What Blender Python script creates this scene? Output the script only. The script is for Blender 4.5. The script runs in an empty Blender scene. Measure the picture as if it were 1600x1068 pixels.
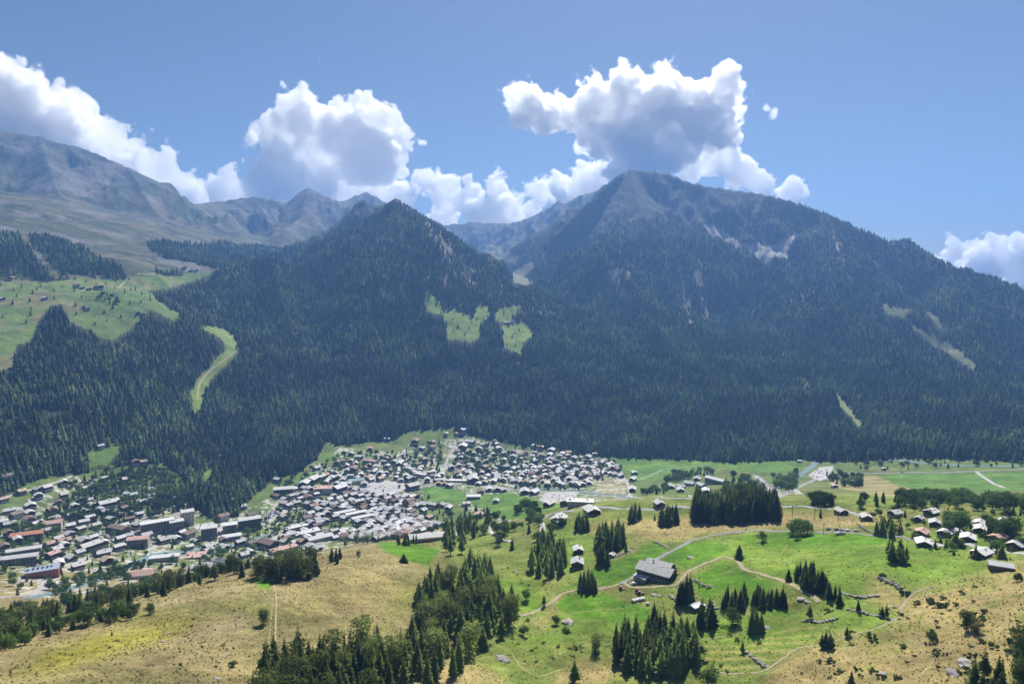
import bpy, bmesh, math, random, time
import numpy as np
from mathutils import Vector, Matrix
T0 = time.time()
random.seed(7)
scn = bpy.context.scene
col = scn.collection

# ------------------------------------------------------------------ camera, sky, sun, exposure
CZ = 400.0                      # camera height above the valley datum
FPX, PW, PH = 1062.0, 1600, 1068
PITCH = math.atan((534 - 450) / FPX)
cam_d = bpy.data.cameras.new('camera')
cam = bpy.data.objects.new('camera', cam_d); col.objects.link(cam)
cam_d.sensor_width = 36.0; cam_d.lens = 36.0 * FPX / PW
cam_d.clip_start = 1.0; cam_d.clip_end = 80000.0
cam.location = (0, 0, CZ); cam.rotation_euler = (math.pi / 2 - PITCH, 0, 0)
scn.camera = cam

SUN_EL, SUN_AZ = math.radians(48), math.radians(14)     # azimuth clockwise from +Y
world = bpy.data.worlds.new('World'); scn.world = world; world.use_nodes = True
wn = world.node_tree.nodes; wl = world.node_tree.links
wn.clear()
sky = wn.new('ShaderNodeTexSky'); sky.sky_type = 'NISHITA'; sky.sun_disc = False
sky.sun_elevation = SUN_EL; sky.sun_rotation = SUN_AZ
sky.altitude = 1800; sky.air_density = 1.15; sky.dust_density = 1.9; sky.ozone_density = 3.4
bg = wn.new('ShaderNodeBackground'); bg.inputs['Strength'].default_value = 0.044
wo = wn.new('ShaderNodeOutputWorld')
wl.new(sky.outputs[0], bg.inputs[0]); wl.new(bg.outputs[0], wo.inputs[0])
sun_d = bpy.data.lights.new('sun', 'SUN'); sun_d.energy = 5.0; sun_d.angle = math.radians(0.5)
sun_d.color = (1.0, 0.95, 0.86)
sun = bpy.data.objects.new('sun', sun_d); col.objects.link(sun)
sdir = Vector((math.sin(SUN_AZ) * math.cos(SUN_EL), math.cos(SUN_AZ) * math.cos(SUN_EL), math.sin(SUN_EL)))
sun.rotation_euler = (-sdir).to_track_quat('-Z', 'Y').to_euler()
sun.location = sdir * 5000
scn.view_settings.view_transform = 'Standard'; scn.view_settings.look = 'None'
scn.view_settings.exposure = 0.6; scn.view_settings.gamma = 1.0
scn.view_settings.use_curve_mapping = False
cy = scn.cycles
cy.max_bounces = 5; cy.diffuse_bounces = 2; cy.glossy_bounces = 1; cy.transmission_bounces = 1
cy.transparent_max_bounces = 8; cy.volume_bounces = 0
cy.use_denoising = True; cy.caustics_reflective = False; cy.caustics_refractive = False
cy.use_adaptive_sampling = True; cy.adaptive_threshold = 0.02

# ------------------------------------------------------------------ numpy helpers
def pix_dir(px, py):
    """direction (x, y, z) of the photo pixel, y forward"""
    a = (np.asarray(px, float) - 800) / FPX; b = (534 - np.asarray(py, float)) / FPX
    c, s = math.cos(PITCH), math.sin(PITCH)
    return a, c + b * s, b * c - s

def pd(px, py, d):
    """point on the ray of the pixel, at horizontal distance d"""
    x, y, z = pix_dir(px, py); k = d / np.hypot(x, y)
    return x * k, y * k, CZ + z * k

def to_pix(x, y, z):
    c, s = math.cos(PITCH), math.sin(PITCH)
    dz = z - CZ
    f = y * c - dz * s; u = y * s + dz * c
    return 800 + FPX * x / f, 534 - FPX * u / f

def _h(ix, iy, seed):
    h = (ix.astype(np.uint32) * np.uint32(374761393)) ^ (iy.astype(np.uint32) * np.uint32(668265263)) ^ np.uint32((seed * 2246822519) & 0xffffffff)
    h = (h ^ (h >> np.uint32(13))) * np.uint32(1274126177)
    h = h ^ (h >> np.uint32(16))
    return h

def perlin(x, y, seed=0):
    xi = np.floor(x); yi = np.floor(y); xf = (x - xi); yf = (y - yi)
    xi = xi.astype(np.int64); yi = yi.astype(np.int64)
    u = xf * xf * xf * (xf * (xf * 6 - 15) + 10); v = yf * yf * yf * (yf * (yf * 6 - 15) + 10)
    def g(ix, iy, dx, dy):
        a = _h(ix, iy, seed).astype(np.float64) * (2 * math.pi / 4294967296.0)
        return np.cos(a) * dx + np.sin(a) * dy
    n00 = g(xi, yi, xf, yf); n10 = g(xi + 1, yi, xf - 1, yf)
    n01 = g(xi, yi + 1, xf, yf - 1); n11 = g(xi + 1, yi + 1, xf - 1, yf - 1)
    return ((n00 * (1 - u) + n10 * u) * (1 - v) + (n01 * (1 - u) + n11 * u) * v) * 1.5

def fbm(x, y, wl_, octv=4, seed=0, gain=0.5, ridged=False):
    s = 0; a = 1.0; t = 0; f = 1.0 / wl_
    for o in range(octv):
        n = perlin(x * f + 17.3 * o, y * f - 9.1 * o, seed + o)
        if ridged: n = 1 - 2 * np.abs(n)
        s = s + a * n; t += a; a *= gain; f *= 2.03
    return s / t

def smax(a, b, k):
    h = np.clip(0.5 + 0.5 * (a - b) / k, 0, 1)
    return b * (1 - h) + a * h + k * h * (1 - h)

def sstep(a, b, x):
    t = np.clip((x - a) / (b - a), 0, 1); return t * t * (3 - 2 * t)

def inpoly(px, py, poly):
    px = np.asarray(px); py = np.asarray(py)
    xs = [p[0] for p in poly]; ys = [p[1] for p in poly]
    out = np.zeros(px.shape, bool)
    m = (px >= min(xs)) & (px <= max(xs)) & (py >= min(ys)) & (py <= max(ys))
    if not m.any(): return out
    x = px[m]; y = py[m]; r = np.zeros(x.shape, bool)
    n = len(poly)
    for i in range(n):
        x1, y1 = poly[i]; x2, y2 = poly[(i + 1) % n]
        if y1 == y2: continue
        c = ((y1 > y) != (y2 > y)) & (x < (x2 - x1) * (y - y1) / (y2 - y1) + x1)
        r ^= c
    out[m] = r
    return out

# ------------------------------------------------------------------ the lie of the land
# control points of the valley, the shelf in front and the left bench: (photo x, photo y, horizontal distance)
BASE_PTS = [
 # shelf and near hills
 (0,1068,300),(200,1068,290),(400,1068,285),(600,1068,290),(800,1068,300),(1000,1068,310),(1200,1068,300),(1400,1068,290),(1600,1068,270),
 (0,1012,352),(100,985,378),(200,968,398),(300,935,420),(400,905,440),(480,895,455),(560,868,510),(640,858,540),
 (420,960,380),(540,950,400),(620,920,440),(700,890,500),(300,1010,335),(120,1030,325),
 (720,980,372),(640,1010,345),(750,900,500),(820,960,400),(900,1000,362),(860,900,468),(800,860,570),(740,840,660),
 (1025,895,445),(1000,960,392),(1100,940,400),(1100,1000,350),(1200,870,462),(1290,820,545),(1100,830,560),(1000,825,575),(930,860,515),
 (1400,870,450),(1500,900,402),(1400,930,382),(1300,980,350),(1500,1000,330),(1580,940,360),(1580,880,425),(1440,845,500),(1560,845,500),
 (1580,815,560),(1350,805,585),(1150,812,590),(1250,790,610),(1030,795,640),(940,790,680),(900,810,640),
 # far side of the shelf falling to the valley
 (1000,778,860),(1120,775,880),(1250,772,900),(1400,775,850),(1550,785,780),(1600,775,900),(1400,760,1050),(1200,762,1060),
 (880,780,900),(850,795,780),(820,820,720),(780,800,950),
 # hidden foot behind the left hill
 (0,940,800),(100,925,830),(250,905,870),(330,893,900),(420,875,930),(520,852,960),(620,835,980),(700,822,1000),
 (330,908,600),(420,893,640),(250,930,580),(100,962,580),(0,985,560),(180,940,600),(500,878,700),(600,850,760),
 # valley floor
 (0,860,1050),(100,850,1070),(65,900,925),(250,850,1060),(400,800,1170),(450,825,1110),(0,775,1330),(120,740,1420),(300,730,1450),
 (450,740,1400),(560,760,1310),(560,720,1490),(650,760,1310),(700,790,1160),(650,700,1600),(720,690,1660),(800,700,1620),(800,760,1290),(780,785,1130),
 (900,715,1560),(900,760,1270),(1000,720,1510),(1000,755,1260),(1100,735,1400),(1250,725,1440),(1250,745,1290),(1400,725,1420),(1400,745,1270),(1600,725,1400),(1600,745,1260),(1500,760,1130),
 # left slope, bench with the alp, side valley with the ski run
 (0,680,1500),(100,660,1560),(200,640,1640),(0,580,1720),(100,560,1800),(200,560,1860),(60,500,1980),(180,490,2050),(250,470,2200),(0,450,2250),(150,440,2350),(240,420,2550),
 (300,680,1640),(305,640,1760),(320,590,1930),(370,545,2080),(340,515,2250),(290,485,2400),(270,440,2600),(330,425,2750),(100,390,2750),(0,370,2800),(300,400,3200),(200,360,3400),(0,300,3900),(420,385,4200),
 # gorge between the two mountains
 (760,660,1760),(758,620,1880),(750,570,2100),(735,500,2500),(800,510,2450),(790,470,2800),(815,452,3300),(830,440,3700),(815,425,4400),(800,408,5200),
]
RIM = [(-6500,1500,-100),(-6500,4000,300),(-6000,7500,300),(-2500,8500,250),(0,8500,100),(2500,8500,-200),(6000,8000,-400),(6500,4000,-400),(4500,1500,-300),
       (-2000,700,-420),(2000,700,-330),(-900,100,-150),(900,100,-150),(-1500,200,-330),(1500,200,-250),(0,60,-95),(0,150,-155)]
_bx = [pd(*p) for p in BASE_PTS] + [(a, b, c + CZ) for a, b, c in RIM]
_B = np.array(_bx) / 1000.0
def _phi(r2): return np.where(r2 > 0, r2 * np.log(np.maximum(r2, 1e-12)), 0)
def _fit():
    n = len(_B); X = _B[:, :2]
    d2 = ((X[:, None] - X[None]) ** 2).sum(-1)
    A = np.zeros((n + 3, n + 3)); A[:n, :n] = _phi(d2) + 2e-3 * np.eye(n)
    A[:n, n] = 1; A[:n, n + 1:] = X; A[n, :n] = 1; A[n + 1:, :n] = X.T
    b = np.zeros(n + 3); b[:n] = _B[:, 2]
    return np.linalg.solve(A, b)
_W = _fit()
def base_z(x, y):
    x = x / 1000.0; y = y / 1000.0
    s = _W[-3] + _W[-2] * x + _W[-1] * y
    for i in range(len(_B)):
        s = s + _W[i] * _phi((x - _B[i, 0]) ** 2 + (y - _B[i, 1]) ** 2)
    return s * 1000.0

# ridge lines: ([(photo x, photo y, distance), ...], slope near side)
RIDGES = [
 # forested pyramid, left of the gorge
 ([(618,308,3000),(642,326,2990),(678,358,2960),(718,388,2900),(750,424,2840),(778,456,2780),(795,478,2740)], .92),
 ([(618,308,3000),(586,334,3020),(561,366,3000),(530,408,2940),(485,422,2880),(393,412,2800),(342,430,2650),(275,458,2480)], .64),
 ([(618,308,3000),(600,400,2650),(575,480,2400),(560,560,2120),(540,640,1850)], .62),
 ([(420,402,2820),(450,500,2350),(480,600,2000),(430,680,1700)], .55),
 # rocky spur behind it
 ([(596,318,3700),(580,322,3700),(566,311,3700),(556,324,3700),(541,343,3680),(515,358,3650),(490,368,3600),(459,383,3550),(403,394,3500)], .85),
 # far ridge left
 ([(-300,150,5600),(0,204,5400),(60,214,5350),(130,232,5250),(200,262,5100),(262,300,5000),(300,318,5000)], .52),
 ([(200,262,5100),(240,330,4400),(300,375,3900)], .45),
 ([(60,214,5350),(90,300,4300),(150,350,3600)], .42),
 ([(300,318,5000),(350,314,5800),(405,306,5900),(440,320,5900),(462,312,5700),(482,293,5600),(505,308,5600),(535,316,5900),(572,300,6300),(600,314,6400),(690,352,6900)], .6),
 ([(482,293,5600),(470,340,5000),(440,365,4500)], .55),
 ([(690,352,6900),(740,346,6800),(790,349,6700),(815,346,6700),(850,330,6600),(880,320,6500),(905,306,6400),(940,294,6300),(1000,280,6300)], .55),
 ([(560,372,5200),(700,384,4900),(735,402,4700),(760,420,4550),(780,436,4400)], 1.1),
 # big mountain right of the gorge
 ([(985,265,4500),(1010,266,4480),(1040,268,4450),(1070,280,4400)], 1.02),
 ([(1070,280,4400),(1110,292,4350),(1180,302,4250),(1250,318,4150),(1290,332,4050),(1330,352,3950),(1400,380,3800),(1500,421,3550),(1600,466,3250),(1720,520,2950)], .80),
 ([(985,265,4500),(967,272,4430),(922,309,4200),(881,352,4000),(861,370,3900),(849,394,3750),(832,432,3500)], 1.9),
 ([(985,265,4500),(1000,335,3900),(1050,345,3800),(1110,368,3650),(1165,403,3480),(1230,432,3250),(1300,470,2950),(1380,530,2600),(1430,590,2300),(1420,650,1950)], .62),
 ([(1000,335,3900),(978,372,3500),(960,374,3350),(937,396,3200),(911,422,3050),(896,446,2950),(861,474,2780),(830,490,2650)], .75),
 ([(955,376,3350),(1000,470,2800),(1040,560,2300),(1060,640,1900)], .5),
 ([(1290,332,4050),(1330,430,3350),(1420,480,3000)], .5),
 ([(1500,421,3550),(1520,500,2950),(1540,590,2400),(1560,660,1900)], .5),
 # hills far off beyond the right shoulder
 ([(1560,455,8000),(1600,452,8000),(1700,440,8000)], .3),
]
_RD = [(np.array([pd(*p) for p in pts]), s) for pts, s in RIDGES]
def mountain_z(x, y):
    best = np.full(x.shape, -1e9); dmin = np.full(x.shape, 1e9)
    wx = fbm(x, y, 700, 4, 11) ; wy = fbm(x, y, 700, 4, 31)
    for P, s in _RD:
        zz = np.full(x.shape, -1e9)
        for i in range(len(P) - 1):
            a, b = P[i], P[i + 1]
            dx, dy = b[0] - a[0], b[1] - a[1]; L2 = dx * dx + dy * dy
            t = np.clip(((x - a[0]) * dx + (y - a[1]) * dy) / L2, 0, 1)
            d = np.hypot(x - a[0] - t * dx, y - a[1] - t * dy)
            dmin = np.minimum(dmin, d)
            w = np.clip(d / 400.0, 0, 1)
            dd = np.maximum(d + (wx * 70 + wy * 40) * w, d * 0.7)
            z = a[2] + t * (b[2] - a[2]) - s * dd * (1.12 - 0.12 * np.clip(dd / 1500, 0, 1))
            zz = np.maximum(zz, z)
        best = smax(best, zz, 9.0)
    return best, dmin

NC = 900
TH = np.radians(np.linspace(-45, 45, NC))
def _rows():
    r = [140.0]
    while r[-1] < 8350:
        q = r[-1]
        k = 0.0036 if q < 700 else (0.0046 if q < 1700 else 0.0053)
        r.append(q * (1 + k))
    return np.array(r)
R = _rows(); NR = len(R)
GX = R[:, None] * np.sin(TH)[None]; GY = R[:, None] * np.cos(TH)[None]
_b = base_z(GX, GY); _m, DRIDGE = mountain_z(GX, GY)
MOUNT = sstep(-15, 60, _m - _b)
Z = smax(_m, _b, 22.0)
_w = np.clip(DRIDGE / 250.0, 0.06, 1)
_px0, _py0 = to_pix(GX, GY, Z)
_cl = (inpoly(_px0, _py0, [(650,445),(760,470),(830,465),(850,500),(850,560),(690,560)]) & (R[:, None] > 1950) & (R[:, None] < 3300)).astype(float)
for _k in range(2):
    _cl = (_cl + sum(np.roll(_cl, _s, 0) for _s in (-12, -8, -4, 4, 8, 12))) / 7; _cl = (_cl + sum(np.roll(_cl, _s, 1) for _s in (-6, -4, -2, 2, 4, 6))) / 7
_c2 = (inpoly(_px0, _py0, [(680,350),(800,350),(900,300),(860,400),(850,455),(760,455),(690,420)]) & (R[:, None] > 3300) & (R[:, None] < 5400)).astype(float)
for _k in range(2):
    _c2 = (_c2 + sum(np.roll(_c2, _s, 0) for _s in (-12, -8, -4, 4, 8, 12))) / 7; _c2 = (_c2 + sum(np.roll(_c2, _s, 1) for _s in (-6, -4, -2, 2, 4, 6))) / 7
_calm = (1 - np.clip(_cl * 1.3, 0, 1)) * (1 - .8 * np.clip(_c2, 0, 1)); _w = _w * _calm
_gx = GX + 60 * fbm(GX, GY, 300, 3, 13); _gy = GY * 0.34
Z = Z + MOUNT * _w * (135 * (fbm(_gx, _gy, 300, 4, 3, 0.5, True) - .36) + 45 * (fbm(GX, GY, 520, 5, 4, 0.55, True) - .42) + 10 * fbm(GX, GY, 90, 4, 5))
_al = MOUNT * _calm * np.clip(DRIDGE / 250.0, 0.22, 1) * sstep(3300, 4200, GY)
Z = Z + _al * 62 * (fbm(GX * 1.2, GY * 0.7, 240, 6, 6, 0.6, True) - .4)
LEFTALP = sstep(1500, 2600, GY) * (1 - MOUNT)
Z = Z + LEFTALP * 9 * fbm(GX, GY, 160, 5, 8)
# knolls and terraces of the near shelf
NEAR = 1 - sstep(620, 900, R)[:, None]
Z = Z + NEAR * (4.2 * fbm(GX, GY, 70, 3, 21) + 1.6 * fbm(GX, GY, 18, 3, 22) + 0.5 * fbm(GX, GY, 5, 2, 23))
Z = Z + (1 - NEAR) * (1 - MOUNT) * 1.5 * fbm(GX, GY, 60, 3, 24)
PX, PY = to_pix(GX, GY, Z)
ELEV = (Z - CZ) / R[:, None]
ELMAX = np.maximum.accumulate(ELEV, axis=0)
LR = np.log(R)
def _rc(x, y):
    th = np.arctan2(x, y); r = np.hypot(x, y)
    c = (th - TH[0]) / (TH[1] - TH[0]); q = np.interp(np.log(np.maximum(r, 1)), LR, np.arange(NR))
    return np.clip(q, 0, NR - 1.001), np.clip(c, 0, NC - 1.001)
def samp(A, x, y):
    q, c = _rc(np.asarray(x, float), np.asarray(y, float)); i = q.astype(int); j = c.astype(int); u = q - i; v = c - j
    return A[i, j] * (1 - u) * (1 - v) + A[i + 1, j] * u * (1 - v) + A[i, j + 1] * (1 - u) * v + A[i + 1, j + 1] * u * v
def gz(x, y): return samp(Z, x, y)
def hit(px, py):
    """where the line of sight of a photo pixel meets the ground: x, y, z"""
    a, b, c = (float(v) for v in pix_dir(px, py))
    th = math.atan2(a, b); t = c / math.hypot(a, b)
    cf = (th - TH[0]) / (TH[1] - TH[0]); j = int(min(max(cf, 0), NC - 2)); v = min(max(cf - j, 0), 1)
    e = ELMAX[:, j] * (1 - v) + ELMAX[:, j + 1] * v
    k = int(np.searchsorted(e, t))
    if k >= NR: k = NR - 1
    if k < 1: k = 1
    e0, e1 = e[k - 1], e[k]; u = 0 if e1 == e0 else (t - e0) / (e1 - e0); u = min(max(u, 0), 1)
    r = R[k - 1] + u * (R[k] - R[k - 1])
    x = r * math.sin(th); y = r * math.cos(th)
    return x, y, float(gz(x, y))

# ------------------------------------------------------------------ materials
def new_mat(name):
    m = bpy.data.materials.new(name); m.use_nodes = True
    nt = m.node_tree; nt.nodes.clear()
    out = nt.nodes.new('ShaderNodeOutputMaterial')
    return m, nt, out
def principled(nt, out, rough=0.9, spec=0.2):
    b = nt.nodes.new('ShaderNodeBsdfPrincipled')
    b.inputs['Roughness'].default_value = rough
    b.inputs['Specular IOR Level'].default_value = spec
    nt.links.new(b.outputs[0], out.inputs['Surface'])
    return b
def mixc(nt, a, b, fac, mode='MIX'):
    n = nt.nodes.new('ShaderNodeMix'); n.data_type = 'RGBA'; n.blend_type = mode
    for k, v in ((0, fac), (6, a), (7, b)):
        if hasattr(v, 'is_output') or isinstance(v, bpy.types.NodeSocket): nt.links.new(v, n.inputs[k])
        elif k == 0: n.inputs[0].default_value = v
        else: n.inputs[k].default_value = (*v, 1) if len(v) == 3 else v
    return n.outputs[2]
def noise(nt, scale, detail=4, rough=0.6, coord=None, dim='3D'):
    n = nt.nodes.new('ShaderNodeTexNoise'); n.inputs['Scale'].default_value = scale
    n.inputs['Detail'].default_value = detail; n.inputs['Roughness'].default_value = rough
    if coord is not None: nt.links.new(coord, n.inputs['Vector'])
    return n.outputs[0]
def maprange(nt, v, a, b, c, d):
    n = nt.nodes.new('ShaderNodeMapRange'); nt.links.new(v, n.inputs[0])
    for i, x in enumerate((a, b, c, d)): n.inputs[i + 1].default_value = x
    return n.outputs[0]
def plain_mat(name, c, rough=0.85, spec=0.25, vary=0.25, scale=0.6, island=False):
    """a colour with blotches and, between objects, a slight difference of its own"""
    m, nt, out = new_mat(name)
    b = principled(nt, out, rough, spec)
    tc = nt.nodes.new('ShaderNodeTexCoord')
    oi = nt.nodes.new('ShaderNodeObjectInfo')
    n = noise(nt, scale, 5, 0.65, tc.outputs['Object'])
    v = maprange(nt, n, 0.25, 0.75, 1 - vary, 1 + vary)
    r = maprange(nt, oi.outputs['Random'], 0, 1, 1 - vary * 0.7, 1 + vary * 0.7)
    mu = nt.nodes.new('ShaderNodeMath'); mu.operation = 'MULTIPLY'
    nt.links.new(v, mu.inputs[0]); nt.links.new(r, mu.inputs[1])
    vm = nt.nodes.new('ShaderNodeVectorMath'); vm.operation = 'SCALE'
    vm.inputs[0].default_value = c; nt.links.new(mu.outputs[0], vm.inputs['Scale'])
    nt.links.new(vm.outputs[0], b.inputs['Base Color'])
    return m

def tag(o, label=None, cat=None, group=None, kind=None):
    if label: o['label'] = label
    if cat: o['category'] = cat
    if group: o['group'] = group
    if kind: o['kind'] = kind
    return o
def mesh_np(name, V, F, mats=(), smooth=False, midx=None):
    """mesh from arrays; F is an (n,3) or (n,4) array"""
    me = bpy.data.meshes.new(name)
    V = np.asarray(V, np.float32); F = np.asarray(F, np.int32)
    k = F.shape[1]
    me.vertices.add(len(V)); me.vertices.foreach_set('co', V.ravel())
    me.loops.add(F.size); me.loops.foreach_set('vertex_index', F.ravel())
    me.polygons.add(len(F)); me.polygons.foreach_set('loop_start', np.arange(0, F.size, k, dtype=np.int32))
    me.polygons.foreach_set('loop_total', np.full(len(F), k, np.int32))
    for m in mats: me.materials.append(m)
    if midx is not None: me.polygons.foreach_set('material_index', np.asarray(midx, np.int32))
    me.update(calc_edges=True); me.validate()
    if smooth: me.polygons.foreach_set('use_smooth', np.ones(len(F), bool))
    return me
def link(name, me, parent=None, loc=None, rz=None):
    o = bpy.data.objects.new(name, me); col.objects.link(o)
    if parent is not None: o.parent = parent
    if loc is not None: o.location = loc
    if rz is not None: o.rotation_euler = (0, 0, rz)
    return o

# ------------------------------------------------------------------ zones on the ground, traced in the photo, fixed to the terrain by distance
FOREST_EDGE = [(-400,800),(0,778),(30,762),(60,748),(100,742),(135,738),(170,728),(215,722),(262,726),(285,748),(300,790),(330,812),(372,806),(395,775),(430,750),(470,735),(495,715),(510,690),(540,697),(580,688),(600,690),(640,674),(680,668),(710,667),(740,680),(790,692),(840,700),(900,710),(940,714),(1000,716),(1050,718),(1100,720),(1150,722),(1250,719),(1330,722),(1400,716),(1500,718),(1600,722),(2000,722)]
def forest_edge(px): return np.interp(px, [p[0] for p in FOREST_EDGE], [p[1] for p in FOREST_EDGE])
ALP = [(-200,430),(0,432),(40,428),(62,441),(130,434),(190,437),(235,425),(262,432),(320,424),(332,430),(290,442),(262,452),(230,453),(240,462),(262,480),(285,492),(270,500),(232,482),(215,505),(195,520),(175,532),(160,530),(140,515),(108,502),(95,475),(78,480),(58,505),(48,532),(25,540),(22,572),(0,580),(-200,600)]
OPEN_L = [(-300,100),(0,190),(100,200),(300,300),(420,290),(490,280),(600,300),(600,330),(540,345),(500,360),(440,388),(400,392),(330,428),(235,425),(190,437),(130,434),(62,441),(40,428),(-200,432)]
WOOD_A = [(-200,350),(0,362),(25,368),(42,385),(55,405),(78,432),(60,440),(30,436),(0,438),(-200,440)]
WOOD_B = [(45,366),(75,370),(115,384),(150,402),(192,420),(196,436),(165,436),(120,428),(92,428),(70,400),(50,385)]
WOOD_C = [(232,378),(262,376),(300,382),(345,380),(400,388),(430,398),(400,412),(335,420),(300,410),(262,405),(235,392)]
SKI = [(316,508),(346,511),(366,524),(373,545),(360,563),(333,588),(320,612),(314,640),(302,646),(299,612),(312,585),(337,562),(352,545),(344,526),(318,514)]
MEAD = [[(663,461),(672,457),(692,476),(690,492),(664,484)],
        [(692,490),(706,480),(722,488),(738,494),(748,476),(762,478),(767,490),(750,504),(752,524),(738,534),(700,530),(694,505)],
        [(772,490),(786,480),(814,478),(806,490),(798,500),(782,503),(775,500)],
        [(784,510),(800,502),(820,502),(835,522),(817,536),(813,553),(794,546),(787,530)]]
CLEAR_L = [[(137,706),(160,698),(176,694),(192,697),(182,712),(166,726),(142,730)], [(315,738),(332,728),(330,742),(318,752)]]
SCREE = [[(1100,352),(1118,350),(1138,364),(1160,384),(1187,379),(1196,386),(1244,367),(1228,392),(1240,440),(1192,412),(1168,408),(1130,395)],
         [(1378,474),(1395,479),(1422,484),(1415,496),(1384,489)], [(1444,482),(1460,491),(1479,516),(1466,513)],
         [(1420,505),(1455,520),(1500,550),(1530,575),(1520,575),(1460,540)],
         [(745,378),(782,386),(812,400),(804,412),(770,402)], [(800,425),(830,408),(836,416),(818,432),(836,440),(826,448),(800,440)],
         [(1305,610),(1330,640),(1350,665),(1340,665),(1312,632)]]
GREEN = [[(922,888),(960,876),(998,860),(1020,845),(1045,858),(1028,873),(1003,890),(975,910),(938,917),(925,905)],
         [(869,945),(882,929),(932,927),(992,942),(1014,950),(1012,966),(965,971),(910,966),(880,956)],
         [(1047,862),(1075,848),(1110,846),(1141,854),(1122,870),(1075,890),(1062,888),(1034,873)],
         [(1078,901),(1130,876),(1149,884),(1166,898),(1212,912),(1190,930),(1177,934),(1144,920),(1102,936),(1086,920)],
         [(588,846),(650,848),(690,858),(668,884),(640,876),(600,860)],
         [(395,905),(412,900),(424,905),(420,920),(405,916)],
         [(1150,840),(1230,830),(1330,834),(1390,838),(1380,850),(1250,856),(1180,856)],
         [(1160,935),(1230,955),(1250,965),(1200,960),(1150,945)]]
LIME = [[(1141,852),(1230,834),(1325,836),(1394,842),(1435,860),(1517,873),(1550,893),(1517,904),(1435,915),(1390,905),(1374,898),(1339,884),(1352,926),(1300,926),(1255,910),(1212,912),(1166,898),(1149,880)],
        [(1100,868),(1165,830),(1200,832),(1160,870)],
        [(870,905),(925,905),(960,920),(880,928)],
        [(880,960),(1010,970),(1020,1000),(960,990),(900,990),(860,1030),(830,1000)],
        [(1080,960),(1200,965),(1300,975),(1400,960),(1380,990),(1290,985),(1240,1010),(1160,1010),(1080,1000)],
        [(830,860),(880,830),(920,840),(930,880),(900,900),(860,890)],
        [(690,910),(790,900),(850,915),(860,960),(800,960),(700,960)],
        [(1290,925),(1345,940),(1390,958),(1330,962),(1262,948)],
        [(1340,838),(1600,820),(1600,870),(1500,868),(1440,856)]]
TAN = [[(980,820),(1010,812),(1080,808),(1220,800),(1330,806),(1420,815),(1330,822),(1230,825),(1150,829),(1080,834),(1045,847),(1000,836)],
       [(1395,985),(1420,925),(1480,910),(1600,880),(1700,880),(1700,1100),(1170,1100),(1225,1025),(1300,990)],
       [(860,1068),(900,1030),(960,1040),(950,1068)],[(600,1068),(720,1030),(800,1068)],
       [(925,822),(960,815),(985,830),(960,838),(930,836)],
       [(1355,893),(1380,905),(1412,928),(1402,955),(1350,938),(1368,918)],
       [(860,935),(875,925),(890,930),(872,950),(850,985),(830,972)]]
VGREEN = [[(935,712),(1000,715),(1100,718),(1250,721),(1245,736),(1150,736),(1112,728),(1042,746),(1002,750),(972,736)],
          [(1365,742),(1620,737),(1620,764),(1450,769),(1400,757)],
          [(662,762),(700,760),(730,770),(800,770),(880,788),(860,800),(800,812),(770,800),(740,786),(660,786)],
          [(430,760),(480,738),(500,740),(460,760)],[(500,712),(530,708),(520,722)],
          [(1160,728),(1260,722),(1250,735),(1180,738)]]
VTAN = [[(1290,745),(1370,742),(1440,770),(1380,776),(1300,760)],[(925,745),(985,748),(975,772),(935,768)]]
VILLAGE = [(0,800),(120,745),(260,760),(330,810),(400,790),(470,745),(530,700),(620,705),(730,680),(800,700),(930,725),(985,755),(1000,790),(900,810),(830,830),(760,810),(720,790),(650,790),(690,830),(560,850),(420,885),(330,910),(0,940)]

print('terrain ready', round(time.time() - T0, 1))
W1 = fbm(GX, GY, 26, 3, 41) * np.clip(R[:, None] / 60, 4, 18) * 0.45     # wobble of the outlines, in photo pixels
W2 = fbm(GX, GY, 26, 3, 51) * np.clip(R[:, None] / 60, 4, 18) * 0.25
QX = PX + W1 * (3.0 / (1 + R[:, None] / 400)); QY = PY + W2 * (3.0 / (1 + R[:, None] / 400))
DG = np.broadcast_to(R[:, None], GX.shape)
def zone(polys, d0, d1):
    m = np.zeros(GX.shape, bool); rg = (DG >= d0) & (DG <= d1)
    for p in polys: m |= inpoly(QX, QY, p)
    return m & rg
def blur(m, k):
    a = m.astype(np.float32)
    for ax in (0, 1):
        for _ in range(2):
            c = np.cumsum(a, axis=ax); n = a.shape[ax]
            i1 = np.minimum(np.arange(n) + k, n - 1); i0 = np.maximum(np.arange(n) - k - 1, 0)
            a = (np.take(c, i1, ax) - np.take(c, i0, ax)) / (2 * k + 1)
    return np.clip(a, 0, 1)
def soft(polys, d0, d1, k=3): return blur(zone(polys, d0, d1), k)
C = np.zeros(GX.shape + (3,)); 
def paint(mask, c, k=1.0):
    c = np.asarray(c, float)
    if mask.dtype == bool: C[mask] = C[mask] * (1 - k) + c * k
    else: C[:] = C * (1 - mask[..., None] * k) + c * mask[..., None] * k
N1 = fbm(GX, GY, 120, 4, 61); N2 = fbm(GX, GY, 34, 4, 62); N3 = fbm(GX, GY, 9, 4, 63); N4 = fbm(GX, GY, 420, 4, 64)
C[:] = (0.15, 0.20, 0.038)
paint(sstep(-0.1, 0.5, N2 + 0.6 * N1), (0.235, 0.22, 0.07), .8)
paint(sstep(0.05, 0.5, -N2 + 0.4 * N3), (0.11, 0.15, 0.032), 0.8)
near = DG < 950
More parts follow.
